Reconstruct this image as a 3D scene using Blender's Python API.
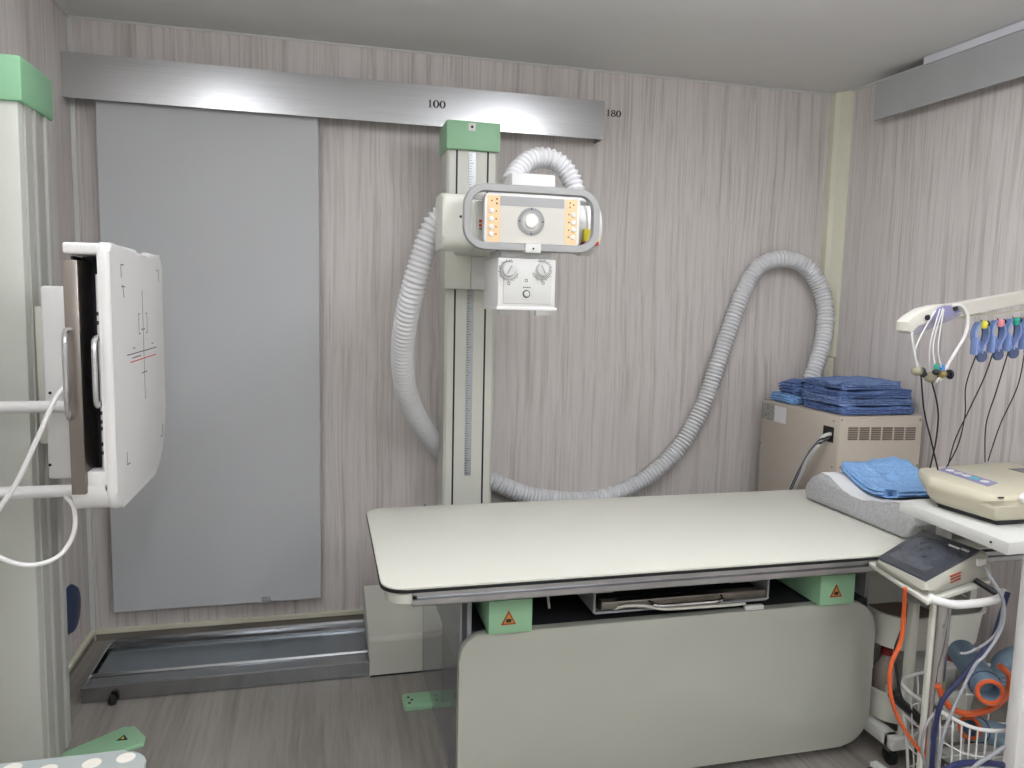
import bpy, bmesh, math, random
from mathutils import Vector, Matrix, noise
random.seed(7)
S = bpy.context.scene
COL = S.collection
for o in list(bpy.data.objects): bpy.data.objects.remove(o)

# ------------------------------------------------------------------ camera
F, YAW, PITCH, ROLL, D, CZ = 751.0, .24635, .10798, .02237, 3.2036, 1.38855
fwd = Vector((math.sin(YAW)*math.cos(PITCH), math.cos(YAW)*math.cos(PITCH), -math.sin(PITCH)))
rt0 = Vector((math.cos(YAW), -math.sin(YAW), 0)); up0 = rt0.cross(fwd)
RT = math.cos(ROLL)*rt0 + math.sin(ROLL)*up0
UP = -math.sin(ROLL)*rt0 + math.cos(ROLL)*up0
CAM = Vector((0, -D, CZ))
cd = bpy.data.cameras.new('camera'); cam = bpy.data.objects.new('camera', cd); COL.objects.link(cam)
M3 = Matrix((RT, UP, -fwd)).transposed()
cam.matrix_world = Matrix.Translation(CAM) @ M3.to_4x4()
cd.sensor_width = 36; cd.lens = F/1024*36; cd.clip_start = .02
S.camera = cam

def at(px, py, ax, v):
    """point on the world plane <ax>=v seen at that place in the photograph"""
    d = fwd + (px-512)/F*RT - (py-384)/F*UP
    i = 'xyz'.index(ax)
    return CAM + d*((v-CAM[i])/d[i])

# ------------------------------------------------------------------ world, light, exposure
w = bpy.data.worlds.new('world'); S.world = w; w.use_nodes = True
w.node_tree.nodes['Background'].inputs[0].default_value = (.8, .85, .9, 1)
w.node_tree.nodes['Background'].inputs[1].default_value = .15
S.view_settings.view_transform = 'Standard'; S.view_settings.look = 'None'
S.view_settings.exposure = 0.13; S.view_settings.gamma = 1; S.view_settings.use_curve_mapping = False

LAMPC = 'f8f9ff'
LIGHTS = [(-.50, -1.85, 2.28, 11), (1.05, -1.85, 2.28, 19), (.1, -3.9, 2.1, 32), (1.3, -3.9, 2.1, 34)]   # x, y, brightness of the lit diffusers; last pair is added fill

# ------------------------------------------------------------------ materials
def srgb(h):
    if isinstance(h, str): c = [int(h[i:i+2], 16)/255 for i in (0, 2, 4)]
    else: c = [v/255 for v in h]
    return tuple((v/12.92 if v <= .04045 else ((v+.055)/1.055)**2.4) for v in c) + (1,)
MC = {}
def mat(name, col, rough=.5, metal=0, var=.04, scale=(6, 6, 6), bump=0, spec=.5, trans=0, ior=1.45, coat=0, emit=0, alpha=1):
    if name in MC: return MC[name]
    m = bpy.data.materials.new(name); m.use_nodes = True; nt = m.node_tree; b = nt.nodes['Principled BSDF']
    b.inputs['Roughness'].default_value = rough; b.inputs['Metallic'].default_value = metal
    b.inputs['Specular IOR Level'].default_value = spec; b.inputs['IOR'].default_value = ior
    b.inputs['Transmission Weight'].default_value = trans; b.inputs['Coat Weight'].default_value = coat
    b.inputs['Alpha'].default_value = alpha
    c = srgb(col)
    tc = nt.nodes.new('ShaderNodeTexCoord'); mp = nt.nodes.new('ShaderNodeMapping'); nz = nt.nodes.new('ShaderNodeTexNoise')
    mp.inputs['Scale'].default_value = scale; nz.inputs['Scale'].default_value = 1; nz.inputs['Detail'].default_value = 4
    nt.links.new(tc.outputs['Object'], mp.inputs[0]); nt.links.new(mp.outputs[0], nz.inputs[0])
    rp = nt.nodes.new('ShaderNodeValToRGB')
    rp.color_ramp.elements[0].position = .3; rp.color_ramp.elements[1].position = .7
    rp.color_ramp.elements[0].color = tuple(v*(1-var) for v in c[:3])+(1,)
    rp.color_ramp.elements[1].color = tuple(min(1, v*(1+var)) for v in c[:3])+(1,)
    nt.links.new(nz.outputs[0], rp.inputs[0]); nt.links.new(rp.outputs[0], b.inputs['Base Color'])
    if bump:
        bp = nt.nodes.new('ShaderNodeBump'); bp.inputs['Strength'].default_value = bump; bp.inputs['Distance'].default_value = .01
        nt.links.new(nz.outputs[0], bp.inputs['Height']); nt.links.new(bp.outputs[0], b.inputs['Normal'])
    if emit:
        b.inputs['Emission Color'].default_value = c; b.inputs['Emission Strength'].default_value = emit
    MC[name] = m; return m

def streak(name, stops, s1, s2, rough=.55, bump=.0, mixf=.5, spec=.4):
    """two stretched noises mixed and ramped: wood-look wallpaper or floor"""
    m = bpy.data.materials.new(name); m.use_nodes = True; nt = m.node_tree; b = nt.nodes['Principled BSDF']
    tc = nt.nodes.new('ShaderNodeTexCoord'); L = nt.links
    outs = []
    warp = nt.nodes.new('ShaderNodeTexNoise'); warp.inputs['Scale'].default_value = 1.6; warp.inputs['Detail'].default_value = 2
    L.new(tc.outputs['Object'], warp.inputs[0])
    ad = nt.nodes.new('ShaderNodeVectorMath'); ad.operation = 'MULTIPLY_ADD'; ad.inputs[1].default_value = (.035, .035, .035)
    L.new(warp.outputs['Color'], ad.inputs[0]); L.new(tc.outputs['Object'], ad.inputs[2])
    for s in (s1, s2):
        mp = nt.nodes.new('ShaderNodeMapping'); mp.inputs['Scale'].default_value = s
        nz = nt.nodes.new('ShaderNodeTexNoise'); nz.inputs['Scale'].default_value = 1; nz.inputs['Detail'].default_value = 5; nz.inputs['Roughness'].default_value = .6
        L.new(ad.outputs[0], mp.inputs[0]); L.new(mp.outputs[0], nz.inputs[0]); outs.append(nz.outputs[0])
    mx = nt.nodes.new('ShaderNodeMix'); mx.inputs[0].default_value = mixf
    L.new(outs[0], mx.inputs[2]); L.new(outs[1], mx.inputs[3])
    rp = nt.nodes.new('ShaderNodeValToRGB'); e = rp.color_ramp.elements
    while len(e) < len(stops): e.new(.5)
    for k, (p, c) in enumerate(stops): e[k].position = p; e[k].color = srgb(c)
    L.new(mx.outputs[0], rp.inputs[0]); L.new(rp.outputs[0], b.inputs['Base Color'])
    b.inputs['Roughness'].default_value = rough; b.inputs['Specular IOR Level'].default_value = spec
    if bump:
        bp = nt.nodes.new('ShaderNodeBump'); bp.inputs['Strength'].default_value = bump; bp.inputs['Distance'].default_value = .004
        L.new(mx.outputs[0], bp.inputs['Height']); L.new(bp.outputs[0], b.inputs['Normal'])
    return m

WP = [(.33, 'a69f99'), (.42, 'bdb6b1'), (.50, 'ccc6c2'), (.58, 'd3cdc9'), (.67, 'c2bab5')]
m_wall = streak('wallpaper', WP, (130, 130, 2.2), (34, 34, .6), .6, .03)
m_floor = streak('floor_vinyl', [(.3, '6f6a64'), (.45, '88837c'), (.55, '959089'), (.7, '7b766f')], (45, 2.2, 1), (10, .9, 1), .42, .05)
m_ceil = mat('ceiling_paint', 'dcdcd9', .8, var=.015)
m_cream = mat('cream_enamel', 'cfd0c5', .38, var=.012)
m_white = mat('white_plastic', 'd6d6d3', .35, var=.012)
m_whitem = mat('white_matte', 'cbccc8', .55, var=.015)
m_top = mat('table_laminate', 'd0d0c5', .42, var=.01)
m_skirt = mat('grey_green_panel', 'a9aba0', .45, var=.012)
m_green = mat('mint_green', '93bf99', .45, var=.02)
m_green2 = mat('mint_green_dark', '82b38c', .5, var=.02)
m_alu = mat('brushed_aluminium', 'c9cacb', .33, 1, var=.06, scale=(3, 3, 260))
m_alur = mat('brushed_rail', 'bfc0c1', .25, 1, var=.05, scale=(2, 2, 200), bump=.02)
m_chrome = mat('chrome', 'bdbdbd', .12, 1, var=.02)
m_steel = mat('dull_steel', '8d8780', .35, 1, var=.06, scale=(40, 3, 3))
m_greyp = mat('grey_paint', '8f9293', .45, var=.02)
m_door = mat('door_grey', 'b9bbbc', .5, var=.015, scale=(2, 2, 2))
m_black = mat('black_plastic', '17181a', .45, var=.05)
m_dark = mat('dark_interior', '26262a', .6, var=.05)
m_hose = mat('hose_white', 'd6d7d8', .42, var=.02)
m_beige = mat('beige_metal', 'bab1a4', .5, var=.012)
m_ecg = mat('aged_ivory_plastic', 'c4bfa9', .42, var=.015)
m_trim = mat('cream_trim', 'd3d2bd', .5, var=.02)
m_sil = mat('silver_plastic', 'c3c4c1', .4, var=.02)
m_peach = mat('peach_panel', 'e0c096', .5, var=.01)
m_face = mat('panel_face', 'c3c1b8', .5, var=.01)
m_hgrey = mat('handle_grey', '9b9c9b', .45, var=.02)
m_orange = mat('orange_rubber', 'cc5a2b', .4, var=.03)
m_navy = mat('navy_cable', '252c52', .45, var=.04)
m_greyc = mat('grey_cable', '8c8f92', .4, var=.03)
m_red = mat('red_plastic', '8e2a26', .5, var=.08)
m_ink = mat('ink_black', '1c1c1c', .6, var=0)
m_redink = mat('ink_red', 'c9352b', .6, var=0)
m_warn = mat('warning_red', '9c3a22', .5, var=0)
m_yel = mat('yellow_label', 'd8c93a', .5, var=.02)
m_towel = mat('towel_blue', '6379a8', .95, var=.22, scale=(70, 70, 70), bump=.5, spec=.1)
m_towel2 = mat('towel_slate', '7389b3', .95, var=.22, scale=(70, 70, 70), bump=.5, spec=.1)
m_towel3 = mat('towel_pale', '86aedc', .95, var=.12, scale=(90, 90, 90), bump=.6, spec=.1)
m_pil = mat('pillow_grey', 'a9aaab', .5, var=.16, scale=(160, 160, 160), bump=.15)
m_paper = mat('paper_white', 'dededd', .7, var=.03, bump=.05)
m_clip = mat('clip_blue', '7d93c4', .4, var=.04)
m_bulb = mat('rubber_bulb', '8d8a74', .5, var=.08)
m_lilac = mat('lilac_strip', '8a88ad', .5, var=.03)
m_teal = mat('teal_button', '4fb0b8', .5)
m_tube = mat('slate_foam_tube', '6f8494', .7, var=.06)
m_wood = mat('brown_wood', '6b5236', .5, var=.15, scale=(4, 60, 4))
m_screen = mat('dark_screen', '464a53', .22, var=.25, scale=(50, 50, 50), coat=.4)
m_labelg = mat('label_print', '9a9a94', .6, var=.45, scale=(120, 120, 160))
m_acr = bpy.data.materials.new('clear_acrylic'); m_acr.use_nodes = True
b_ = m_acr.node_tree.nodes['Principled BSDF']; b_.inputs['Base Color'].default_value = srgb('b4b8bc'); b_.inputs['Alpha'].default_value = .38
b_.inputs['Roughness'].default_value = .12

# ------------------------------------------------------------------ mesh helpers
class MB:
    def __init__(s): s.bm = bmesh.new()
    def box(s, x0, x1, y0, y1, z0, z1, bev=0, seg=2, rot=None, org=None):
        r = bmesh.ops.create_cube(s.bm, size=1)
        vs = r['verts']
        for v in vs: v.co = Vector(((x0+x1)/2+v.co.x*(x1-x0), (y0+y1)/2+v.co.y*(y1-y0), (z0+z1)/2+v.co.z*(z1-z0)))
        if bev:
            es = list({e for v in vs for e in v.link_edges})
            g = bmesh.ops.bevel(s.bm, geom=es, offset=bev, segments=seg, affect='EDGES', profile=.5)
            vs = list({v for v in g['verts']} | {v for v in vs if v.is_valid})
        if rot is not None:
            o = Vector(org)
            for v in vs: v.co = o + rot @ (v.co-o)
        return s
    def hull(s, pts, bev=0, seg=2):
        vs = [s.bm.verts.new(p) for p in pts]
        g = bmesh.ops.convex_hull(s.bm, input=vs)
        if bev:
            es = list({e for v in vs if v.is_valid for e in v.link_edges})
            bmesh.ops.dissolve_limit(s.bm, angle_limit=.02, verts=vs, edges=es)
            vs = [v for v in vs if v.is_valid]
            es = list({e for v in vs for e in v.link_edges})
            bmesh.ops.bevel(s.bm, geom=es, offset=bev, segments=seg, affect='EDGES', profile=.5)
        return s
    def prism(s, poly, ax, a, b, bev=0, seg=2):
        """poly: 2-D points in the two other axes (in x,y,z order), extruded along ax from a to b"""
        def P(q, t):
            q = list(q); q.insert('xyz'.index(ax), t); return Vector(q)
        A = [s.bm.verts.new(P(q, a)) for q in poly]; B = [s.bm.verts.new(P(q, b)) for q in poly]
        n = len(poly); fs = [s.bm.faces.new(A), s.bm.faces.new(B[::-1])]
        for i in range(n): fs.append(s.bm.faces.new((A[i], B[i], B[(i+1) % n], A[(i+1) % n])))
        if bev:
            es = list({e for f in fs[:2] for e in f.edges})
            bmesh.ops.bevel(s.bm, geom=es, offset=bev, segments=seg, affect='EDGES', profile=.5)
        return s
    def tube(s, pts, r, seg=8, fine=6, closed=False, rf=None, smooth=True):
        pts = [Vector(p) for p in pts]
        P = spline(pts, fine, closed) if smooth and len(pts) > 2 else pts
        n = len(P); rings = []; up = None
        for i in range(n):
            if closed: t = P[(i+1) % n]-P[i-1]
            else: t = P[min(i+1, n-1)]-P[max(i-1, 0)]
            t.normalize()
            if up is None:
                up = Vector((0, 0, 1)) if abs(t.z) < .9 else Vector((0, 1, 0))
            u = (up-t*up.dot(t)).normalized(); up = u; v = t.cross(u)
            rr = rf(i/(n-1), i)*r if rf else r
            rings.append([s.bm.verts.new(P[i]+rr*(math.cos(a)*u+math.sin(a)*v)) for a in [2*math.pi*k/seg for k in range(seg)]])
        m = n if closed else n-1
        for i in range(m):
            A, B = rings[i], rings[(i+1) % n]
            for k in range(seg): s.bm.faces.new((A[k], A[(k+1) % seg], B[(k+1) % seg], B[k]))
        if not closed: s.bm.faces.new(rings[0][::-1]); s.bm.faces.new(rings[-1])
        return s
    def hose(s, pts, r, pitch, amp=.1, seg=20):
        P = spline([Vector(p) for p in pts], 30, False)
        L = [0]
        for i in range(1, len(P)): L.append(L[-1]+(P[i]-P[i-1]).length)
        step = pitch/6; N = int(L[-1]/step); Q = []; j = 0
        for k in range(N+1):
            d = k*step
            while j < len(L)-2 and L[j+1] < d: j += 1
            f = (d-L[j])/max(1e-9, L[j+1]-L[j]); Q.append(P[j].lerp(P[j+1], min(1, f)))
        prof = [1, 1, 1-amp*.5, 1-amp, 1-amp, 1-amp*.5]
        return s.tube(Q, r, seg, smooth=False, rf=lambda t, i: prof[i % 6])
    def lathe(s, prof, c, axis='z', seg=24):
        """prof: list of (radius, height) about the axis through c"""
        rings = []
        for r, h in prof:
            ring = []
            for k in range(seg):
                a = 2*math.pi*k/seg; u, v = r*math.cos(a), r*math.sin(a)
                q = {'z': (u, v, h), 'x': (h, u, v), 'y': (u, h, v)}[axis]
                ring.append(s.bm.verts.new(Vector(c)+Vector(q)))
            rings.append(ring)
        for A, B in zip(rings, rings[1:]):
            for k in range(seg): s.bm.faces.new((A[k], A[(k+1) % seg], B[(k+1) % seg], B[k]))
        s.bm.faces.new(rings[0][::-1]); s.bm.faces.new(rings[-1])
        return s
    def ring2d(s, cx, cz, ro, ri, y, th, seg=28, squash=(1, 1), isq=(1, 1)):
        """flat ring in an XZ plane"""
        o, i_, o2, i2 = [], [], [], []
        for k in range(seg):
            a = 2*math.pi*k/seg; c_, s_ = math.cos(a), math.sin(a)
            o.append(s.bm.verts.new((cx+ro*squash[0]*c_, y, cz+ro*squash[1]*s_))); i_.append(s.bm.verts.new((cx+ri*isq[0]*c_, y, cz+ri*isq[1]*s_)))
            o2.append(s.bm.verts.new((cx+ro*squash[0]*c_, y+th, cz+ro*squash[1]*s_))); i2.append(s.bm.verts.new((cx+ri*isq[0]*c_, y+th, cz+ri*isq[1]*s_)))
        for k in range(seg):
            j = (k+1) % seg
            s.bm.faces.new((o[k], o[j], i_[j], i_[k])); s.bm.faces.new((o2[j], o2[k], i2[k], i2[j]))
            s.bm.faces.new((o[j], o[k], o2[k], o2[j])); s.bm.faces.new((i_[k], i_[j], i2[j], i2[k]))
        return s
    def build(s, name, m, parent=None, smooth=35):
        bmesh.ops.recalc_face_normals(s.bm, faces=s.bm.faces[:])
        me = bpy.data.meshes.new(name); s.bm.to_mesh(me); s.bm.free(); me.materials.append(m)
        o = bpy.data.objects.new(name, me); COL.objects.link(o)
        if smooth:
            me.shade_smooth()
            try: me.set_sharp_from_angle(angle=math.radians(smooth))
            except Exception: pass
        if parent is None:
            lo = [min(v.co[i] for v in me.vertices) for i in range(3)]; hi = [max(v.co[i] for v in me.vertices) for i in range(3)]
            c = Vector(((lo[0]+hi[0])/2, (lo[1]+hi[1])/2, lo[2]))
            me.transform(Matrix.Translation(-c)); o.location = c
        else:
            o.parent = parent
            me.transform(Matrix.Translation(-worldloc(parent)))
        return o
def worldloc(o):
    v = Vector(o.location)
    while o.parent: o = o.parent; v += o.location
    return v
def spline(P, n, closed):
    out = []; N = len(P)
    rng = range(N if closed else N-1)
    for i in rng:
        if closed: p0, p1, p2, p3 = P[i-1], P[i], P[(i+1) % N], P[(i+2) % N]
        else: p0, p1, p2, p3 = P[max(i-1, 0)], P[i], P[i+1], P[min(i+2, N-1)]
        for k in range(n):
            t = k/n
            out.append(.5*((2*p1)+(p2-p0)*t+(2*p0-5*p1+4*p2-p3)*t*t+(3*p1-p0-3*p2+p3)*t**3))
    if not closed: out.append(P[-1].copy())
    return out
def rrect(x0, x1, z0, z1, r, n=6, rs=None):
    """rounded rectangle; rs = radii (x1z1, x0z1, x0z0, x1z0)"""
    rs = rs or (r, r, r, r); out = []
    for q, (cx, cz, a0) in enumerate(((x1, z1, 0), (x0, z1, 90), (x0, z0, 180), (x1, z0, 270))):
        rr = rs[q]; ccx = cx+(-rr if q in (0, 3) else rr); ccz = cz+(-rr if q in (0, 1) else rr)
        if rr <= 0: out.append((cx, cz)); continue
        for k in range(n+1):
            a = math.radians(a0+90*k/n); out.append((ccx+rr*math.cos(a), ccz+rr*math.sin(a)))
    return out
def thing(name, label, cat, loc, group=None):
    o = bpy.data.objects.new(name, None); COL.objects.link(o); o.location = loc; o.empty_display_size = .05
    return tag(o, label, cat, group)
def tag(o, label, cat, group=None):
    o['label'] = label; o['category'] = cat
    if group: o['group'] = group
    return o
def struct(o): o['kind'] = 'structure'; return o
def lab(o, l): o['label'] = l; return o

H = 2.4; XL, XR, RW = -.91, 2.3787, .05023
YB = -5.2
def rw(y, off=0):       # x of the right wall at depth y
    return XR - off + math.tan(RW)*(-y)

# ------------------------------------------------------------------ room shell
struct(MB().box(XL-.1, rw(YB)+.1, YB-.1, .1, -.1, 0).build('floor', m_floor, smooth=0))
struct(MB().box(XL-.1, rw(YB)+.1, YB-.1, .1, H, H+.1).build('ceiling', m_ceil, smooth=0))
struct(MB().box(XL-.1, XR+.1, 0, .1, 0, H).build('wall_back', m_wall, smooth=0))
struct(MB().box(XL-.1, XL, YB, 0, 0, H).build('wall_left', m_wall, smooth=0))
struct(MB().prism([(XR, 0), (rw(YB), YB), (rw(YB)+.1, YB), (XR+.1, 0)], 'z', 0, H).build('wall_right', m_wall, smooth=0))
struct(MB().box(XL-.1, rw(YB)+.1, YB-.1, YB, 0, H).build('wall_front', m_whitem, smooth=0))
for nm, a_ in (('baseboard_back', (XL+.018, XR, -.016, 0)), ('baseboard_left', (XL, XL+.016, YB, 0))):
    bb = struct(MB().box(*a_, .03, .05, .003).build(nm, m_trim, smooth=0))
    MB().box(a_[0], a_[1]-(.008 if nm[-1] == 't' else 0), a_[2]+(.008 if nm[-1] == 'k' else 0), a_[3], 0, .0295).build('lower_strip', mat('strip_taupe', '7d766c', .6), bb, 0)  # darker strip below the baseboard
struct(MB().prism([(XR, -.0), (rw(-4), -4), (rw(-4)-.012, -4), (XR-.012, 0)], 'z', 0, .05).build('baseboard_right', m_trim, smooth=0))
# corner conduit (cream box trunking from ceiling down to the socket)
c0 = at(834, 94, 'y', -.03).x; c1 = at(855, 94, 'y', -.03).x
struct(MB().prism([(2.328, 0), (2.328, -.035), (2.345, -.052), (2.366, -.088), (2.387, -.092), (2.379, 0)], 'z', 1.165, H-.002).build('trim_1', m_trim, smooth=0))
# thin cornice beads
struct(MB().box(XL, XR, -.008, 0, H-.007, H, .002).build('trim_2', m_whitem, smooth=0))
struct(MB().box(XL, XL+.008, YB, -.014, H-.007, H, .002).build('trim_3', m_whitem, smooth=0))
struct(MB().prism([(XR-.008, -.014), (rw(-4)-.008, -4), (rw(-4), -4), (XR, -.014)], 'z', H-.007, H).build('trim_4', m_whitem, smooth=0))
struct(MB().box(XL, XL+.018, -.018, 0, .05, H-.012, .003).build('trim_5', m_whitem, smooth=0))

# ceiling lamps, hung low to light the ceiling; pair behind frame is added fill
for i, (x, y, z, pw) in enumerate(LIGHTS):
    t = thing('hanging_lamp', ['slim white hanging strip lamp above the left of the room', 'slim white hanging strip lamp above the couch',
        'added fill light strip hung behind the camera, left', 'added fill light strip hung behind the camera, right'][i], 'lamp', (x, y, H-.01), 'slim hanging strip lamps')
    m_l = mat('lit_diffuser_%d' % i, LAMPC, .5, var=0, emit=pw)
    MB().box(x-.07, x+.07, y-.60, y+.60, z-.03, z+.03, .01).build('diffuser', m_l, t)
    for dy in (-.4, .4): MB().box(x-.004, x+.004, y+dy-.004, y+dy+.004, z+.03, H-.002).build('rod', m_whitem, t, 0)

# ------------------------------------------------------------------ sliding door and its track covers
DY = -.045
a = at(97, 101, 'y', DY-.02); b = at(318, 121, 'y', DY-.02); c = at(112, 614, 'y', DY-.02); e = at(321, 597, 'y', DY-.02)
dx0, dx1, dz0 = (a.x+c.x)/2, (b.x+e.x)/2, (c.z+e.z)/2
dr = struct(MB().box(dx0, dx1, DY-.02, DY+.015, dz0, 2.17, .002).build('door_1', m_door, smooth=0))
k = at(266, 601, 'y', DY-.03)
MB().box(k.x-.018, k.x+.018, DY-.028, DY+.02, k.z-.012, k.z+.014, .002).build('door_guide', m_greyp, dr)

RY = -.10
a = at(58, 51, 'y', RY); b = at(604, 101, 'y', RY); c = at(58, 96, 'y', RY); e = at(604, 140, 'y', RY)
rx0, rx1, rz1, rz0 = XL+.001, (b.x+e.x)/2, (a.z+b.z)/2, (c.z+e.z)/2
tr = thing('door_track_cover', 'long brushed aluminium track cover above grey sliding door, marked 100', 'track cover', ((rx0+rx1)/2, RY, rz0))
poly = [(RY, rz0), (RY, rz1), (-.002, rz1), (-.002, rz1-.004), (RY+.004, rz1-.004), (RY+.004, rz0+.0), ]
MB().prism(poly, 'x', rx0, rx1).build('cover_panel', m_alur, tr, 0)
MB().box(rx1-.004, rx1+.001, RY+.001, -.002, rz0, rz1-.001).build('end_cap', m_alu, tr, 0)
MB().box(rx0, rx1-.01, -.03, -.002, rz0+.05, rz0+.12).build('track_rail', m_alu, tr, 0)

def digits(text, x, z, h, y, name, parent, th=.001):
    mb = MB(); w = h*.80
    for ch in text:
        if ch == '1':
            cx = x+w*.45
            mb.box(cx-h*.09, cx+h*.09, y, y+th, z, z+h); mb.box(cx-h*.19, cx+h*.19, y, y+th, z, z+h*.06)
            mb.prism([(cx-h*.2, z+h*.78), (cx-h*.07, z+h*.84), (cx-h*.07, z+h), (cx-h*.02, z+h)], 'y', y, y+th)
            x += w*.95
        elif ch == '0':
            mb.ring2d(x+w*.55, z+h/2, 1, 1, y, th, squash=(w*.54, h*.52), isq=(w*.24, h*.43)); x += w*1.12
        elif ch == '8':
            mb.ring2d(x+w*.55, z+h*.75, 1, 1, y, th, squash=(w*.44, h*.27), isq=(w*.2, h*.18))
            mb.ring2d(x+w*.55, z+h*.26, 1, 1, y, th, squash=(w*.52, h*.29), isq=(w*.26, h*.2)); x += w*1.1
    return mb.build(name, m_ink, parent, 0)
q = at(427.5, 108, 'y', RY-.001)
digits('100', q.x, q.z+.004, .029, RY-.0012, 'number_marking', tr)
q = at(605, 117, 'y', 0)
n = digits('180', q.x+.004, q.z+.004, .028, -.0015, 'number_sticker', None)
tag(n, 'small black number 180 on wallpaper at the right end of aluminium track cover', 'number')

# right wall cover: flat grey board with a white box strip above
tr = thing('door_track_cover', 'flat grey track cover high on the right-hand wall', 'track cover', (2.33, -1.5, 2.21))
y0, y1 = -.32, -3.2
def rwpt(y, off, z): return Vector((rw(y, off), y, z))
mb = MB(); mb.hull([rwpt(y, o_, z) for y in (y0, y1) for o_ in (.07, .082) for z in (2.207, 2.365)]); mb.build('cover_panel', mat('cover_grey', 'a6a8a7', .5), tr, 0)
mb = MB(); mb.hull([rwpt(y, o_, z) for y in (y0, y1) for o_ in (.002, .07) for z in (2.35, 2.365)]); mb.build('cover_top', m_greyp, tr, 0)
mb = MB(); mb.hull([rwpt(y, o_, z) for y in (-.57, y1) for o_ in (.002, .082) for z in (2.367, 2.397)])
tag(mb.build('cable_duct', mat('duct_white', 'cfd0d6', .5), smooth=0), 'white duct strip between grey right-hand track cover and ceiling', 'duct')

# socket box at the bottom of the corner conduit
t = thing('socket_box', 'cream socket box with black plug at foot of corner conduit', 'socket', (2.345, -.04, 1.05))
MB().box(2.325, 2.377, -.085, -.002, 1.05, 1.16, .003).build('box', m_trim, t)
MB().box(2.296, 2.3245, -.07, -.035, 1.07, 1.135, .004).build('plug', m_black, t)

# ------------------------------------------------------------------ floor track
t = thing('floor_track', 'low aluminium floor track with blue-grey insert in front of grey door', 'track', (.4, -.31, 0))
TX0, TX1 = -.80, 1.75
m_pol = mat('polished_rail', 'a6a9ac', .24, 1, var=.03, scale=(3, 30, 3))
MB().prism([(-.512, .003), (-.512, .054), (-.506, .058), (-.495, .058), (-.492, .047), (-.415, .047), (-.412, .054), (-.405, .054), (-.402, .003)], 'x', TX0, TX1).build('front_rail', m_pol, t, 0)
MB().prism([(-.125, .003), (-.125, .058), (-.133, .058), (-.136, .047), (-.195, .047), (-.198, .054), (-.205, .054), (-.208, .003)], 'x', TX0, TX1).build('back_rail', m_pol, t, 0)
MB().box(TX0+.012, TX1, -.402, -.208, .012, .045).build('insert_plate', mat('track_insert', '8f989e', .24, .7, var=.03), t, 0)
MB().box(TX0-.006, TX0+.001, -.512, -.125, .003, .056, .002).build('end_plate', m_pol, t, 0)
q = at(113, 697, 'z', .02)
MB().lathe([(.012, 0), (.014, .006), (.014, .02), (.010, .03)], (q.x, -.530, .0), 'z', 14).build('levelling_foot', m_black, t)

# ------------------------------------------------------------------ tube stand (column, carriage, x-ray head)
ts = thing('x_ray_tube_stand', 'tall cream column with mint cap carrying x-ray tube head on floor track', 'x-ray stand', (.55, -.3, 0))
MB().prism([(-.505, .066), (-.507, .13), (-.497, .146), (-.2, .2), (-.125, .2), (-.122, .066)], 'x', .155, .80, .004).build('base', m_cream, ts)
MB().prism([(-.518, .003), (-.518, .07), (-.508, .13), (-.500, .13), (-.500, .063), (-.516, .063), (-.516, .003)], 'x', .157, .80).build('base_apron', m_cream, ts)
MB().box(.160, .80, -.52, -.516, .0, .006).build('rubber_skid', m_black, ts, 0)
CX0, CX1, CYF, CYB = .453, .650, -.32, -.165
MB().prism([(CX0, CYB), (CX0, CYF+.01), (CX0+.01, CYF), (CX1-.01, CYF), (CX1, CYF+.01), (CX1, CYB)], 'z', .19, 1.975).build('column', m_cream, ts, 0)
MB().box(CX0+.034, CX0+.041, CYF-.001, CYF+.005, .2, 1.968).build('groove', m_black, ts, 0)
MB().box(CX1-.043, CX1-.036, CYF-.001, CYF+.005, .2, 1.968).build('groove', m_black, ts, 0)
cp = MB().box(CX0-.006, CX1+.003, CYF-.022, CYB+.01, 1.957, 2.062, .004).build('column_cap', m_green, ts)
q = at(472, 127, 'y', CYF-.022)
MB().box(q.x-.014, q.x+.014, CYF-.024, CYF-.021, q.z-.014, q.z+.014, .001).build('screw_plate', m_white, cp)
MB().ring2d(q.x, q.z, .005, .0005, CYF-.0262, .002, 12).build('screw', m_ink, cp)
# ruler with real engraved ticks
sc = MB().box(.537, .564, CYF-.002, CYF+.002, .70, 1.955).build('ruler', mat('ruler_grey', 'aeb2b4', .35, .5, var=.05, scale=(3, 3, 40)), ts, 0)
mb = MB(); z = .71; i = 0
while z < 1.945:
    l = .016 if i % 5 == 0 else .009
    mb.box(.539, .539+l, CYF-.0026, CYF-.0015, z, z+.0022); z += .01; i += 1
mb.build('tick_marks', mat('tick_grey', '5b5e60', .6), sc, 0)
# carriage
MB().box(CX0-.014, CX0+.085, CYF-.075, CYF-.004, 1.435, 1.72, .006).build('carriage', m_cream, ts)
MB().box(CX0+.086, CX1+.012, CYF-.07, CYF-.004, 1.435, 1.70, .006).build('carriage', m_whitem, ts)
MB().box(.47, .63, -.80, CYF-.06, 1.56, 1.69, .012).build('support_arm', m_cream, ts)
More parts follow.
